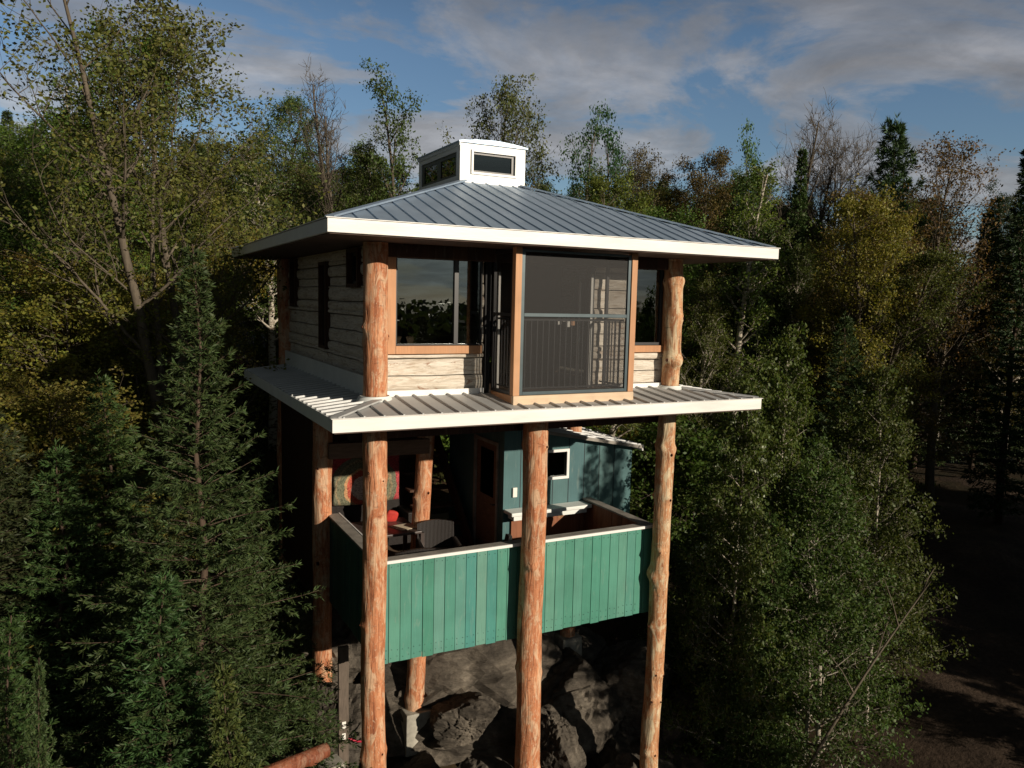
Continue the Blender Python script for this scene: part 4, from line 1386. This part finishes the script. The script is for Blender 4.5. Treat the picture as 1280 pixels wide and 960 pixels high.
def conifer(seed, H, width, whorls, nbr, ntw, nq, qlen, qwid, start=.06, droop=.25, lift=.15, pw=.85, jag=.25, sub=True):
    rs = random.Random(seed); nr = np.random.RandomState(seed)
    tubes = [([Vector((rs.gauss(0, .015) * i, rs.gauss(0, .015) * i, H * i / 8)) for i in range(9)], [max(.008, H * .011 * (1 - i / 8.2)) for i in range(9)], 8)]
    trunk = tubes[0][0]
    segs = []          # a, b needle-bearing twig segments
    for wv in range(whorls):
        t = start + (1 - start) * (wv / whorls) ** .92
        z = t * H
        i = min(7, int(t * 8)); base0 = trunk[i].lerp(trunk[i + 1], t * 8 - i)
        Lm = width * (1 - t) ** pw + .06
        nb = nbr if t < .9 else 5
        for b in range(nb):
            az = 2 * PI * b / nb + wv * 1.1 + rs.uniform(-.35, .35)
            L = Lm * rs.uniform(1 - jag, 1 + jag * .8)
            el0 = lift + .55 * t ** 2 + rs.uniform(-.08, .08)
            d = Vector((math.cos(az), math.sin(az), 0)); side = Vector((-d.y, d.x, 0))
            base = base0 + Vector((0, 0, rs.uniform(-.06, .06)))
            n = 7
            pts = []
            for k in range(n + 1):
                s = k / n
                h = math.sin(el0) * s * L - droop * (1 - t * .7) * L * s * s * .9 + .22 * droop * L * s ** 4
                pts.append(base + d * (s * L * math.cos(el0)) + side * (.05 * L * math.sin(s * 3 + b)) + Vector((0, 0, h)))
            tubes.append((pts, [max(.003, .02 * L / 2 * (1 - .9 * k / n)) for k in range(n + 1)], 4))
            m_ = max(4, int(ntw * L / width + 2))
            for q in range(m_):
                s = .14 + .86 * (q + rs.random() * .8) / m_
                kk = min(n - 1, int(s * n)); p = pts[kk].lerp(pts[kk + 1], s * n - kk)
                dirb = (pts[kk + 1] - pts[kk]).normalized()
                sgn = 1 if q % 2 else -1
                Lt = (L * .30 * (1.15 - s) + .07) * rs.uniform(.7, 1.2)
                dt = (dirb * .75 + side * sgn * .8 + Vector((0, 0, rs.uniform(-.32, .05)))).normalized()
                e = p + dt * Lt + Vector((0, 0, -.12 * Lt))
                segs.append((p, e))
                if sub and Lt > .18:
                    for w2 in range(int(Lt / .10)):
                        s2 = rs.uniform(.25, .9); pp = p.lerp(e, s2)
                        d3 = (dt * .8 + Vector((rs.gauss(0, 1), rs.gauss(0, 1), rs.gauss(0, .35))) * .5).normalized()
                        segs.append((pp, pp + d3 * Lt * .38))
            segs.append((pts[-2], pts[-1] + (pts[-1] - pts[-2]) * .3))
    segs.append((trunk[-1] - Vector((0, 0, .3)), trunk[-1] + Vector((0, 0, .12))))
    root = empty('tree')
    tubes_mesh(tubes, 'trunk', M['bark_dark'], root)
    A = np.array([tuple(a) for a, b in segs]); B_ = np.array([tuple(b) for a, b in segs])
    m = len(A); cnt = nq
    tt = nr.uniform(0, 1, (m, cnt, 1))
    c = A[:, None] + (B_ - A)[:, None] * tt
    c = c.reshape(-1, 3)
    dr = (B_ - A); dr /= np.linalg.norm(dr, axis=1)[:, None] + 1e-9
    dr = np.repeat(dr, cnt, 0)
    rnd = nr.normal(0, 1, (m * cnt, 3)) * np.array([1, 1, .6])
    rnd -= dr * (rnd * dr).sum(1)[:, None]; rnd /= np.linalg.norm(rnd, axis=1)[:, None] + 1e-9
    u = dr * .75 + rnd * .65; u /= np.linalg.norm(u, axis=1)[:, None]
    v = np.cross(u, nr.normal(0, 1, (m * cnt, 3))); v /= np.linalg.norm(v, axis=1)[:, None] + 1e-9
    L = qlen * nr.uniform(.7, 1.3, m * cnt)[:, None]
    V = np.stack([c, c + u * L * .5 + v * qwid * .5, c + u * L, c + u * L * .5 - v * qwid * .5], 1).reshape(-1, 3)
    F = np.arange(len(c) * 4).reshape(-1, 4)
    val = np.clip(.5 * np.repeat(nr.uniform(0, 1, m), cnt) + .5 * nr.uniform(0, 1, m * cnt), 0, 1)
    np_mesh('crown', V, F, M['needle'], root, val)
    root['H'] = H
    return root


protos = {}
# kind: (root, everyday name)
protos['maple_big'] = broadleaf(1, 14, .20, 4.0, .6, 48, 8, 5, 8, .088, .11, up=.2, stems=3, rtrunk=.010, bend=.6)
protos['leafy_a'] = broadleaf(2, 12, .12, 2.3, .55, 50, 7, 5, 12, .08, .13, up=.25, bend=.45)
protos['leafy_b'] = broadleaf(3, 12, .10, 2.8, .45, 46, 8, 5, 11, .085, .14, up=.25, bend=.5)
protos['leafy_c'] = broadleaf(4, 12, .15, 2.0, .7, 46, 7, 5, 11, .075, .12, up=.25, bend=.5, barkm='bark_birch')
protos['round'] = broadleaf(5, 12, .35, 3.0, .6, 40, 8, 4, 6, .10, .12, up=.25, bend=.5)
protos['clumpy'] = broadleaf(6, 12, .25, 1.9, .75, 20, 6, 3, 9, .11, .17, up=.2, bend=.6)
protos['slender'] = broadleaf(7, 12, .35, 1.3, .6, 34, 6, 4, 7, .085, .11, up=.3, bend=.4, barkm='bark_birch')
protos['sparse'] = broadleaf(8, 12, .30, 2.6, .7, 40, 8, 5, 3, .09, .10, up=.3, bend=.6, twigr=.007)
protos['bare_round'] = broadleaf(9, 12, .50, 3.3, .45, 40, 16, 9, 0, .1, .1, leafless=True, bend=.22, twigr=.008)
protos['bare_tall'] = broadleaf(10, 12, .3, 2.2, .95, 40, 9, 5, 0, .1, .1, leafless=True, bend=.6, twigr=.010, stems=2)
protos['birch'] = broadleaf(11, 9, .06, 1.55, .35, 90, 9, 5, 8, .075, .09, up=.25, bend=.2, barkm='bark_birch', shape='cone', top_pow=.75, rtrunk=.008, twigr=.004)
protos['birch_wide'] = broadleaf(12, 9, .10, 2.1, .5, 90, 9, 5, 7, .085, .10, up=.25, bend=.3, barkm='bark_birch', shape='cone', top_pow=.6, rtrunk=.008, twigr=.004, stems=2)
protos['layered'] = broadleaf(13, 8, .05, 3.2, .10, 50, 9, 5, 11, .105, .12, up=.5, bend=.0, top_pow=.5)
protos['shrub'] = broadleaf(14, 3.2, .02, 1.5, .5, 34, 6, 4, 9, .10, .11, up=.4, bend=.4, stems=2)
protos['spruce_near'] = conifer(21, 9.6, 2.55, 46, 8, 18, 15, .075, .014, droop=.45, lift=.20, pw=1.12, jag=.42)
protos['spruce_mid'] = conifer(22, 9, 1.9, 40, 7, 14, 12, .10, .022, droop=.35, lift=.15, pw=.85)
protos['spruce_far'] = conifer(23, 12, 1.7, 44, 7, 11, 10, .17, .04, droop=.35, pw=.8, sub=False)
protos['spruce_slim'] = conifer(24, 12, 1.05, 46, 6, 9, 10, .16, .04, droop=.3, pw=.7, sub=False)
protos['fir'] = conifer(25, 9, 1.5, 34, 7, 13, 12, .11, .025, droop=-.05, lift=.25, pw=.9)
protos['pine'] = conifer(26, 12, 2.3, 20, 6, 12, 22, .24, .035, start=.3, droop=-.35, lift=.25, pw=.6, jag=.4, sub=False)
protos['sapling'] = conifer(27, 3.0, .8, 22, 6, 10, 12, .06, .013, droop=.15, lift=.3)

KIND = {'maple_big': ('maple_tree', 'tree'), 'spruce': ('spruce_tree', 'conifer')}


def nm(kind):
    if kind.startswith('spruce') or kind == 'sapling': return 'spruce_tree', 'conifer'
    if kind == 'fir': return 'fir_tree', 'conifer'
    if kind == 'pine': return 'pine_tree', 'conifer'
    if kind.startswith('birch'): return 'birch_tree', 'tree'
    if kind in ('maple_big', 'layered'): return 'maple_tree', 'tree'
    if kind.startswith('bare'): return 'bare_tree', 'tree'
    if kind == 'shrub': return 'leafy_shrub', 'shrub'
    return 'broadleaf_tree', 'tree'


placed = []
COL = {
    'olive': (.115, .15, .032), 'yellow': (.20, .185, .036), 'rust': (.15, .105, .035), 'green': (.065, .10, .027),
    'dark': (.034, .056, .02), 'spruce': (.046, .076, .024), 'pine': (.045, .10, .04), 'fresh': (.115, .16, .05),
    'brown': (.125, .105, .038), 'gold': (.20, .17, .036), 'birch': (.076, .106, .027), 'moss': (.085, .095, .028),
}
GROUPS = {'conifer': 'conifers of the surrounding forest', 'tree': 'broadleaf trees of the surrounding forest', 'shrub': 'shrubs under the trees'}


def put(kind, x, y, ztop, colr, label=None, wide=1.0, rz=None, parts=None):
    root = protos[kind]
    g = ground(x, y) - .1
    H = root['H']
    s = (ztop - g) / H
    if s < .12: return None
    o = copy_tree(root)
    o.name = nm(kind)[0]
    o.location = (x, y, g)
    o.scale = (s ** .6 * wide, s ** .6 * wide, s)
    o.rotation_euler = (0, 0, random.uniform(0, 6.28) if rz is None else rz)
    c = COL[colr]
    j = [random.uniform(.85, 1.15) for _ in range(3)]
    for ch in o.children:
        if ch.name.startswith('crown'):
            ch.color = (c[0] * j[0], c[1] * j[1], c[2] * j[2], 1)
    placed.append([o, kind, colr, label])
    return o


def place(kind, px, py, dist, colr, label, wide=1.0, rz=None):
    p = at(px, py, dist)
    return put(kind, p.x, p.y, p.z, colr, label, wide, rz)


# trees one can tell apart
place('maple_big', 205, -70, 15.5, 'olive', 'tall many stemmed maple on the left whose sparse leafy crown reaches the top edge', 1.05, 2.6)
place('spruce_near', 242, 305, 9.8, 'spruce', 'large spruce with a bare visible leader close to the left side of the deck', 1.0, .4)
place('layered', 60, 470, 14.0, 'gold', 'maple with flat yellow green leaf layers low at the left edge', .9)
place('layered', 105, 335, 17.0, 'yellow', 'yellow green layered maple under the tall many stemmed maple', 1.0)
place('layered', 160, 330, 20.0, 'gold', 'golden leafed young maple left of the upper eave', .7)
place('spruce_mid', 70, 560, 11.5, 'spruce', 'shaded spruce left of the large spruce by the deck', 1.0)
place('spruce_mid', -30, 500, 12.0, 'dark', 'dark spruce cut off by the left edge, halfway down', 1.1)
place('spruce_near', 10, 770, 7.6, 'spruce', 'spruce in the bottom left corner of the picture', .8)
place('spruce_near', 47, 822, 6.8, 'spruce', 'small spruce sapling with a thin upright leader near the bottom left', .42)
place('spruce_mid', 160, 640, 10.2, 'spruce', 'low spruce in front of the large spruce, towards the left', .9)
place('spruce_mid', 120, 470, 12.6, 'spruce', 'spruce rising behind the left shoulder of the large spruce', 1.05)
place('spruce_mid', 210, 720, 8.8, 'spruce', 'short full spruce at the foot of the large spruce', 1.0)
place('spruce_mid', 330, 590, 11.4, 'spruce', 'spruce squeezed between the large spruce and the left deck railing', .8)
place('fir', 290, 830, 8.3, 'moss', 'low reddish green young conifer by the lying brown log', .7)
place('leafy_a', 25, 25, 23, 'olive', 'leafy tree at the top left corner behind the tall maple', 1.0)
place('slender', 95, 110, 24, 'olive', 'slender pale stemmed tree seen between the left corner tree and the tall maple', 1.0)
place('leafy_b', 335, 118, 31, 'birch', 'bushy green tree right of the tall maple crown', .9)
place('slender', 338, 165, 21, 'birch', 'slim white stemmed tree rising just left of the upper eave', 1.0)
place('bare_tall', 432, 82, 25, 'brown', 'leafless grey tree with fine upright twigs left of the roof lantern', .9)
place('clumpy', 492, 78, 23, 'birch', 'tree with loose leaf clumps on a long bare leader left of the roof lantern', .75)
place('leafy_a', 400, 170, 26, 'olive', 'olive leafy tree in front of the leafless grey tree left of the lantern', .9)
place('leafy_c', 455, 160, 24, 'birch', 'greenish tree right behind the upper roof slope left of the lantern', .9)
place('round', 662, 100, 31, 'fresh', 'round topped pale green poplar directly right of the roof lantern', .85)
place('clumpy', 728, 135, 29, 'pine', 'bright green large leaved young tree right of the round poplar', .62)
place('clumpy', 775, 145, 30, 'pine', 'second bright green large leaved tree, twin of the one beside it on the right', .62)
place('sparse', 828, 178, 31, 'brown', 'thin brownish tree right of the twin bright green trees', .8)
place('leafy_b', 880, 200, 33, 'rust', 'warm tinted tree above the right half of the upper roof', .8)
place('clumpy', 948, 158, 30, 'fresh', 'narrow tree with a few fresh green clumps above the right roof corner', .5)
place('bare_tall', 992, 128, 32, 'brown', 'leafless upright tree between the narrow green tree and the rounded bare tree', .9)
place('spruce_slim', 1003, 185, 29, 'spruce', 'very narrow dark spruce spire above and right of the upper roof corner', .7)
place('bare_round', 1052, 145, 33, 'brown', 'large rounded leafless tree with fine twigs against the sky on the right', .8)
place('pine', 1122, 150, 31, 'pine', 'bright green pine topping the forest right of the rounded leafless tree', .8)
place('sparse', 1200, 160, 30, 'rust', 'open tree with sparse brownish leaves right of the bright green pine', 1.0)
place('spruce_slim', 1290, 185, 30, 'dark', 'dark spruce top cut by the right edge', 1.0)
place('leafy_b', 1130, 240, 27, 'rust', 'warm olive maple below the bright green pine', 1.0)
place('leafy_a', 1080, 255, 26, 'gold', 'yellowish leafy tree below the rounded leafless tree', .9)
place('slender', 935, 215, 25, 'olive', 'slim grey stemmed tree just right of the lower right roof corner', 1.1)
place('birch', 990, 415, 15.0, 'birch', 'conical young birch lit by the sun right of the right front log', .8)
place('birch_wide', 1112, 468, 16.0, 'birch', 'broad leafy birch at the right end of the sunlit clump', .8)
place('birch_wide', 1040, 560, 14.0, 'birch', 'lower birch between the two taller sunlit birches', .9)
place('birch', 900, 560, 14.6, 'green', 'shaded young birch directly behind the right front log', 1.0)
place('spruce_mid', 1055, 395, 20.0, 'spruce', 'dark spruce standing behind and between the sunlit birches', 1.0)
place('spruce_mid', 960, 640, 13.5, 'green', 'fir like conifer in the shade at the foot of the conical birch', .8)
place('leafy_c', 880, 330, 24, 'moss', 'dull green tree showing between the two right roof corners', .9)
fb_ = place('birch', 935, 462, 13.4, 'birch', 'serviceberry with white blossom clusters right of the lower roof corner', 1.0)
# white blossoms on the serviceberry
if fb_:
    fb_.name = 'serviceberry'
    fb_.scale = (.7, .7, fb_.scale[2])
    cr = [c for c in fb_.children if c.name.startswith('crown')][0]
    nv = len(cr.data.vertices); co_ = np.zeros(nv * 3); cr.data.vertices.foreach_get('co', co_); co_ = co_.reshape(-1, 3)
    rs_ = np.random.RandomState(3)
    cand = co_[co_[:, 2] > 5.2]
    sel = cand[rs_.choice(len(cand), 110)]
    V, F, a_ = leaf_quads(sel, rs_, 7, (.06, .06, .02), .055, .5, .8)
    V = V * np.array([1, 1, 1.0])
    bo = np_mesh('blossoms', V, F, M['leaf'], fb_, np.full(len(F), .5))
    bo.color = (.60, .56, .46, 1)

# leaning thin trunk
lt = empty('leaning_tree')
a = at(1008, 962, 12.6); b = at(1150, 745, 14.2)
pts = [a.lerp(b, i / 10) + Vector((0, 0, .10 * math.sin(i / 10 * PI))) for i in range(-2, 12)]
MB().tube(pts, [.030 * (1 - .05 * i) for i in range(14)], 8).build('trunk', M['bark'], lt, smooth=True)
mbx = MB()
for i, (k_, dx_, dz_) in enumerate(((6, -.5, .7), (8, .4, .6), (10, -.3, .8), (12, .5, .4))):
    p = pts[k_]; q = p + Vector((dx_, .1, dz_)); mbx.tube([p, p.lerp(q, .5) + Vector((0, 0, .05)), q], [.014, .01, .005], 5)
mbx.build('branch', M['bark'], lt)
tag(lt, 'thin bare trunk leaning to the right in the dark lower right corner', 'tree', 'broadleaf trees of the surrounding forest')

# the forest behind, row by row, top heights following the photographed skyline
SKY = [(-150, 120), (0, 120), (60, 130), (140, 150), (330, 160), (420, 185), (540, 215), (640, 205), (760, 205), (840, 205), (960, 215), (1060, 240), (1150, 235), (1220, 225), (1290, 225), (1450, 220)]


def skyline(px):
    for (a_, ya), (b_, yb) in zip(SKY[:-1], SKY[1:]):
        if a_ <= px <= b_: return ya + (yb - ya) * (px - a_) / (b_ - a_)
    return 220


rr = random.Random(99)
for row, (dist, step, low) in enumerate(((19, 95, 150), (23, 80, 95), (27, 66, 55), (32, 60, 25), (38, 52, 8), (43, 50, 30), (50, 60, 2))):
    px = -120 + rr.uniform(0, 40)
    while px < 1400:
        d = dist * rr.uniform(.93, 1.07)
        q = px + rr.uniform(-20, 20)
        py = 10 + skyline(q) + low * rr.uniform(.6, 1.4) + rr.uniform(-6, 14)
        p = at(q, py, d)
        ok = True
        # keep the house, the dirt track and the sight line over it free
        if -1.5 < p.x < 7 and p.y < 8: ok = False
        if q > 1120 and d < 36:
            for s in range(0, 27, 2):
                tx, ty = track_pt(s)
                if (p.x - tx) ** 2 + (p.y - ty) ** 2 < 3.4 ** 2: ok = False
            if d < 29: ok = False
        if 255 < q < 362 and d < 28: ok = False
        if 820 < q and dist < 25: ok = False
        if ok:
            left = q < 560
            k = rr.choices(['leafy_a', 'leafy_b', 'leafy_c', 'sparse', 'spruce_far', 'spruce_slim', 'slender', 'bare_tall', 'round'],
                           [5, 5, 4, 1.5, 3 if q < 1050 else 6, 1.5, 1.5, .4, .7])[0]
            if k.startswith('spruce'): c_ = rr.choice(['spruce', 'dark'])
            elif left: c_ = rr.choices(['olive', 'birch', 'yellow', 'moss', 'gold'], [4, 4, 2, 2, 1])[0]
            elif q < 1150: c_ = rr.choices(['olive', 'rust', 'brown', 'moss', 'birch', 'gold'], [5, 1.5, 1.5, 4, 4, .7])[0]
            else: c_ = rr.choices(['rust', 'brown', 'moss', 'dark'], [1, 2, 4, 3])[0]
            if q > 820 and dist < 30 and not k.startswith('spruce'): c_ = rr.choice(['moss', 'green', 'moss'])
            put(k, p.x, p.y, p.z, c_, None, rr.uniform(.85, 1.15))
        px += step * rr.uniform(.7, 1.3)
# undergrowth shrubs
for i in range(60):
    q = rr.uniform(-60, 1100); d = rr.uniform(13, 27)
    if 330 < q < 860: d = rr.uniform(19, 27)
    p = at(q, 500, d)
    if -2 < p.x < 7 and p.y < 8: continue
    if 190 < q < 420: continue
    put('shrub', p.x, p.y, ground(p.x, p.y) + rr.uniform(1.6, 4.0), rr.choice(['olive', 'green', 'yellow', 'moss']), None, rr.uniform(.9, 1.3))
# forest edge to the right and in front, outside the frame, that shades the hollow
nshade = 0
sh_xy = []
for i in range(900):
    tall = rr.random() < .6
    x = rr.uniform(12, 46); y = rr.uniform(-32, 3)
    # keep the sun's path to the house free
    lim = 5.9 + (-y) * .4663 + (8.6 if tall else 5.2)
    if x < lim or x > lim + (15 if tall else 9): continue
    pr = proj((x, y, 0))
    if pr and pr[0] < 1420: continue
    if any((x - a_) ** 2 + (y - b_) ** 2 < 2.7 ** 2 for a_, b_ in sh_xy): continue
    sh_xy.append((x, y))
    k = rr.choice(['leafy_b', 'spruce_far', 'spruce_far', 'leafy_a'])
    if tall: zt_ = .31 * (11 - y) - 1.0 + rr.uniform(-2.2, 1.2)
    else: zt_ = ground(x, y) + (rr.uniform(7.0, 9.0) if x > lim + 3 else rr.uniform(3.5, 5))
    put(k, x, y, zt_, 'green', None, 1.1); nshade += 1
    if nshade > 62: break
# the young conifer and sapling whose shadows fall on the shed
def on_ray(p, dy):
    """point towards the sun from p after moving dy metres to the front"""
    t = dy / -TOSUN.y
    return Vector(p) + TOSUN * t


for (sx, sz, dy, kind, wd) in ((4.55, -1.00, 6.6, 'spruce_mid', .50), (4.95, -1.02, 7.6, 'birch', .42)):
    q = on_ray((sx, 2.0, sz), dy)
    put(kind, q.x, q.y, q.z, 'green', ('young spruce', 'young birch')[kind == 'birch'] + ' outside the right edge whose shadow falls on the teal shed', wd)

# trees on the slope behind the camera, mirrored in the big window
for i in range(22):
    az = R(rr.uniform(128, 200)); d = rr.uniform(42, 75)
    x = 1 + d * math.sin(az); y = d * math.cos(az)
    put(rr.choice(['spruce_far', 'leafy_b', 'leafy_a', 'spruce_slim']), x, y, rr.uniform(-1.5, 2.8), 'moss')

# labels for the unnamed: look first, then what they stand by
DESC = {
    'leafy_a': 'tall narrow', 'leafy_b': 'broad bushy', 'leafy_c': 'upright pale stemmed', 'sparse': 'open sparsely leaved', 'spruce_far': 'full spruce', 'spruce_slim': 'narrow spire shaped spruce',
    'slender': 'slim white stemmed', 'bare_tall': 'leafless fine twigged', 'round': 'round crowned', 'shrub': 'low bushy shrub', 'spruce_mid': 'young spruce', 'birch': 'birch'}
CN = {'olive': 'olive', 'birch': 'mid green', 'yellow': 'yellow green', 'moss': 'dull green', 'gold': 'golden', 'rust': 'warm olive', 'brown': 'brownish', 'dark': 'dark', 'spruce': 'deep green', 'green': 'green'}
ORD = ['first', 'second', 'third', 'fourth', 'fifth', 'sixth', 'seventh', 'eighth', 'ninth', 'tenth', 'eleventh', 'twelfth', 'thirteenth', 'fourteenth', 'fifteenth', 'sixteenth', 'seventeenth', 'eighteenth', 'nineteenth', 'twentieth'] + ['next'] * 60
bins = {}
for rec in placed:
    o, kind, colr, label = rec
    nme, cat = nm(kind)
    if label:
        tag(o, label, cat, GROUPS[cat]); continue
    pr = proj(o.location + Vector((0, 0, 3)))
    if o.location.y < -34: zone = 'mirrored in the big window'; pr = (o.location.x, 0)
    elif pr is None or pr[0] > 1380: zone = 'beyond the right edge'; pr = (9999 + o.location.y, 0)
    elif pr[0] < 300: zone = 'left of the eave'
    elif pr[0] < 560: zone = 'behind the left roof'
    elif pr[0] < 960: zone = 'behind the right roof'
    else: zone = 'right of the roof'
    d = (o.location - CAM).length
    depth = 'near' if d < 25 else ('middle' if d < 35 else 'far')
    colw = CN[colr]
    noun = '' if kind.startswith('spruce') or kind in ('shrub', 'birch') else ' tree'
    desc = f'{colw} {DESC[kind]}{noun}' if not kind.startswith('bare') else f'{DESC[kind]} tree'
    bins.setdefault((desc, zone, depth), []).append((pr[0], o, cat))
for (desc, zone, depth), L in bins.items():
    L.sort(key=lambda t: t[0])
    for i, (_, o, cat) in enumerate(L):
        pre = '' if len(L) == 1 else f'{ORD[i]} from left, '
        tag(o, f'{pre}{desc} {zone}, {depth} row', cat, GROUPS[cat])
for r_ in protos.values():
    for ch in list(r_.children): bpy.data.objects.remove(ch)
    bpy.data.objects.remove(r_)

# ground plants as one mass
rs_ = np.random.RandomState(5)
pts = []
while len(pts) < 9000:
    x = rs_.uniform(-12, 26); y = rs_.uniform(-4, 30)
    if -.5 < x < 5.6 and .2 < y < 5.8: continue
    if 3 < x < 18 and y < 4 and rs_.rand() < .5: continue
    if any((x - track_pt(s)[0]) ** 2 + (y - track_pt(s)[1]) ** 2 < 9 for s in (0, 4, 8, 12, 16, 20, 24)): continue
    pts.append((x, y, ground(x, y) + .12))
V, F, a_ = leaf_quads(np.array(pts), rs_, 6, (.16, .16, .08), .17, .45, .45)
ug = np_mesh('undergrowth', V, F, M['leaf'], None, a_)
ug.color = (.06, .07, .025, 1)
tag(ug, kind='stuff')
tag(ug, 'low green plants and fern leaves covering the forest floor', 'undergrowth')

# the wooded ridge across the valley, seen mirrored in the windows
rs_ = np.random.RandomState(8)
pts = []
for i in range(9000):
    az = rs_.uniform(R(95), R(230)); d = rs_.uniform(95, 262)
    x = d * math.sin(az); y = d * math.cos(az)
    pts.append((x, y, ground(x, y) + rs_.uniform(0, 1) ** .6 * 5))
V, F, a_ = leaf_quads(np.array(pts), rs_, 3, (1.2, 1.2, 1.0), 2.2, .1, .8)
df = np_mesh('far_forest', V, F, M['leaf'], None, a_)
df.color = (.035, .045, .02, 1)
tag(df, kind='stuff')
tag(df, 'dark wooded ridge across the valley, mirrored in the big window', 'forest')

# ------------------------------------------------------------------ world, sun, camera
w = bpy.data.worlds.new('World'); scene.world = w; w.use_nodes = True
nt = w.node_tree
bg = nt.nodes['Background']
sk = nt.nodes.new('ShaderNodeTexSky'); sk.sky_type = 'NISHITA'; sk.sun_disc = False
sk.sun_elevation = SUN_EL; sk.sun_rotation = SUN_AZ
sk.air_density = 1.0; sk.dust_density = 0.3; sk.ozone_density = 3.0
tc = nt.nodes.new('ShaderNodeTexCoord')
sp = nt.nodes.new('ShaderNodeSeparateXYZ'); nt.links.new(tc.outputs['Generated'], sp.inputs[0])
mx = N(nt, 'ShaderNodeMath', operation='MAXIMUM'); mx.inputs[1].default_value = 0.0; nt.links.new(sp.outputs[2], mx.inputs[0])
ad = N(nt, 'ShaderNodeMath', operation='ADD'); ad.inputs[1].default_value = 0.14; nt.links.new(mx.outputs[0], ad.inputs[0])
dx = N(nt, 'ShaderNodeMath', operation='DIVIDE'); nt.links.new(sp.outputs[0], dx.inputs[0]); nt.links.new(ad.outputs[0], dx.inputs[1])
dy = N(nt, 'ShaderNodeMath', operation='DIVIDE'); nt.links.new(sp.outputs[1], dy.inputs[0]); nt.links.new(ad.outputs[0], dy.inputs[1])
cm = nt.nodes.new('ShaderNodeCombineXYZ'); nt.links.new(dx.outputs[0], cm.inputs[0]); nt.links.new(dy.outputs[0], cm.inputs[1])
c1_ = noise_n(nt, cm.outputs[0], 1.15, 8, 0.60, 0.6)
c2_ = noise_n(nt, cm.outputs[0], 2.3, 7, 0.62, 0.4)
cov = ramp(nt, c1_, [(0.455, 0.0), (0.525, 0.7), (0.63, 1.0)])
shade = ramp(nt, c2_, [(0.34, 0.66), (0.5, 0.88), (0.66, 1.2)])
CL = (3.7, 3.6, 3.85)
# clouds keep part of the sky's own brightness, so they glow towards the sun
hs_ = N(nt, 'ShaderNodeHueSaturation'); hs_.inputs['Saturation'].default_value = 0.25
nt.links.new(sk.outputs[0], hs_.inputs['Color'])
cl = mixc(nt, 0.45, hs_.outputs[0], CL)
cl = mixc(nt, 1.0, cl, shade, 'MULTIPLY')
mixsky = mixc(nt, cov, sk.outputs[0], cl)
# off-frame sunward sky mixed towards grey to cool the window reflection
yv = N(nt, 'ShaderNodeMapRange'); yv.interpolation_type = 'SMOOTHSTEP'
yv.inputs['From Min'].default_value = 0.0; yv.inputs['From Max'].default_value = -0.5
yv.inputs['To Min'].default_value = 0.0; yv.inputs['To Max'].default_value = 0.72
nt.links.new(sp.outputs[1], yv.inputs['Value'])
sunward_grey = mixc(nt, 1.0, (9.0, 10.5, 11.0), shade, 'MULTIPLY')
mixsky = mixc(nt, yv.outputs[0], mixsky, sunward_grey)
# brighter band low over forest; unseen overhead and west sky dimmed to cut fill
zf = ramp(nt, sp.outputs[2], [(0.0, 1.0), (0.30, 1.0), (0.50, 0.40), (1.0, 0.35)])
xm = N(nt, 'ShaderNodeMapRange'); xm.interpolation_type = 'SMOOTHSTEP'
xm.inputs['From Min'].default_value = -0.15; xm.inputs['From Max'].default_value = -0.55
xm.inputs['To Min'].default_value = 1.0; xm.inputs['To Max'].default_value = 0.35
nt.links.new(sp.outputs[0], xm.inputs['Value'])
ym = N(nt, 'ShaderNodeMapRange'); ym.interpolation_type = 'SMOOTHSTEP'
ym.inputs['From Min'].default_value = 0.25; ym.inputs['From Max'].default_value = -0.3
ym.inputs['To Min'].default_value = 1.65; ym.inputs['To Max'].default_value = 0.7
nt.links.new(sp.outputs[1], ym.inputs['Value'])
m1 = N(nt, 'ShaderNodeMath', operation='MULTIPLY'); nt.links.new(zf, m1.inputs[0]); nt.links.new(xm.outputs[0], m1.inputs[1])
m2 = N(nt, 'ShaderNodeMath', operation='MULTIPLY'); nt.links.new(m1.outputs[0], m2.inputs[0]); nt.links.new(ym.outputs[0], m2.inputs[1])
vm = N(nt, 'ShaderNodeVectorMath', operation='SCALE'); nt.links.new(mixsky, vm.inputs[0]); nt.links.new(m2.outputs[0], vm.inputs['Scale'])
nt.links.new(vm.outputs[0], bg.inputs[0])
bg.inputs[1].default_value = 0.05

sl = bpy.data.lights.new('sun', 'SUN'); sl.energy = 5.0; sl.angle = R(0.53); sl.color = (1.0, 0.88, 0.72)
so = bpy.data.objects.new('sun', sl); col.objects.link(so)
so.rotation_euler = (-TOSUN).to_track_quat('-Z', 'Y').to_euler()

cd = bpy.data.cameras.new('camera'); co = bpy.data.objects.new('camera', cd); col.objects.link(co)
cd.sensor_fit = 'HORIZONTAL'; cd.sensor_width = 36; cd.lens = FPX / 1280 * 36; cd.clip_end = 2000; cd.clip_start = .05
mw = Matrix.Identity(4)
for i in range(3):
    mw[i][0] = CR[i]; mw[i][1] = CU[i]; mw[i][2] = -_f[i]; mw[i][3] = CAM[i]
co.matrix_world = mw
scene.camera = co
scene.render.engine = 'CYCLES'
scene.cycles.max_bounces = 6
scene.cycles.transparent_max_bounces = 12
scene.cycles.diffuse_bounces = 2
scene.cycles.glossy_bounces = 3
scene.cycles.use_denoising = True
scene.view_settings.view_transform = 'Standard'
scene.view_settings.look = 'None'
scene.view_settings.exposure = 0.0
scene.view_settings.gamma = 1.0
scene.render.resolution_x = 1024; scene.render.resolution_y = 768
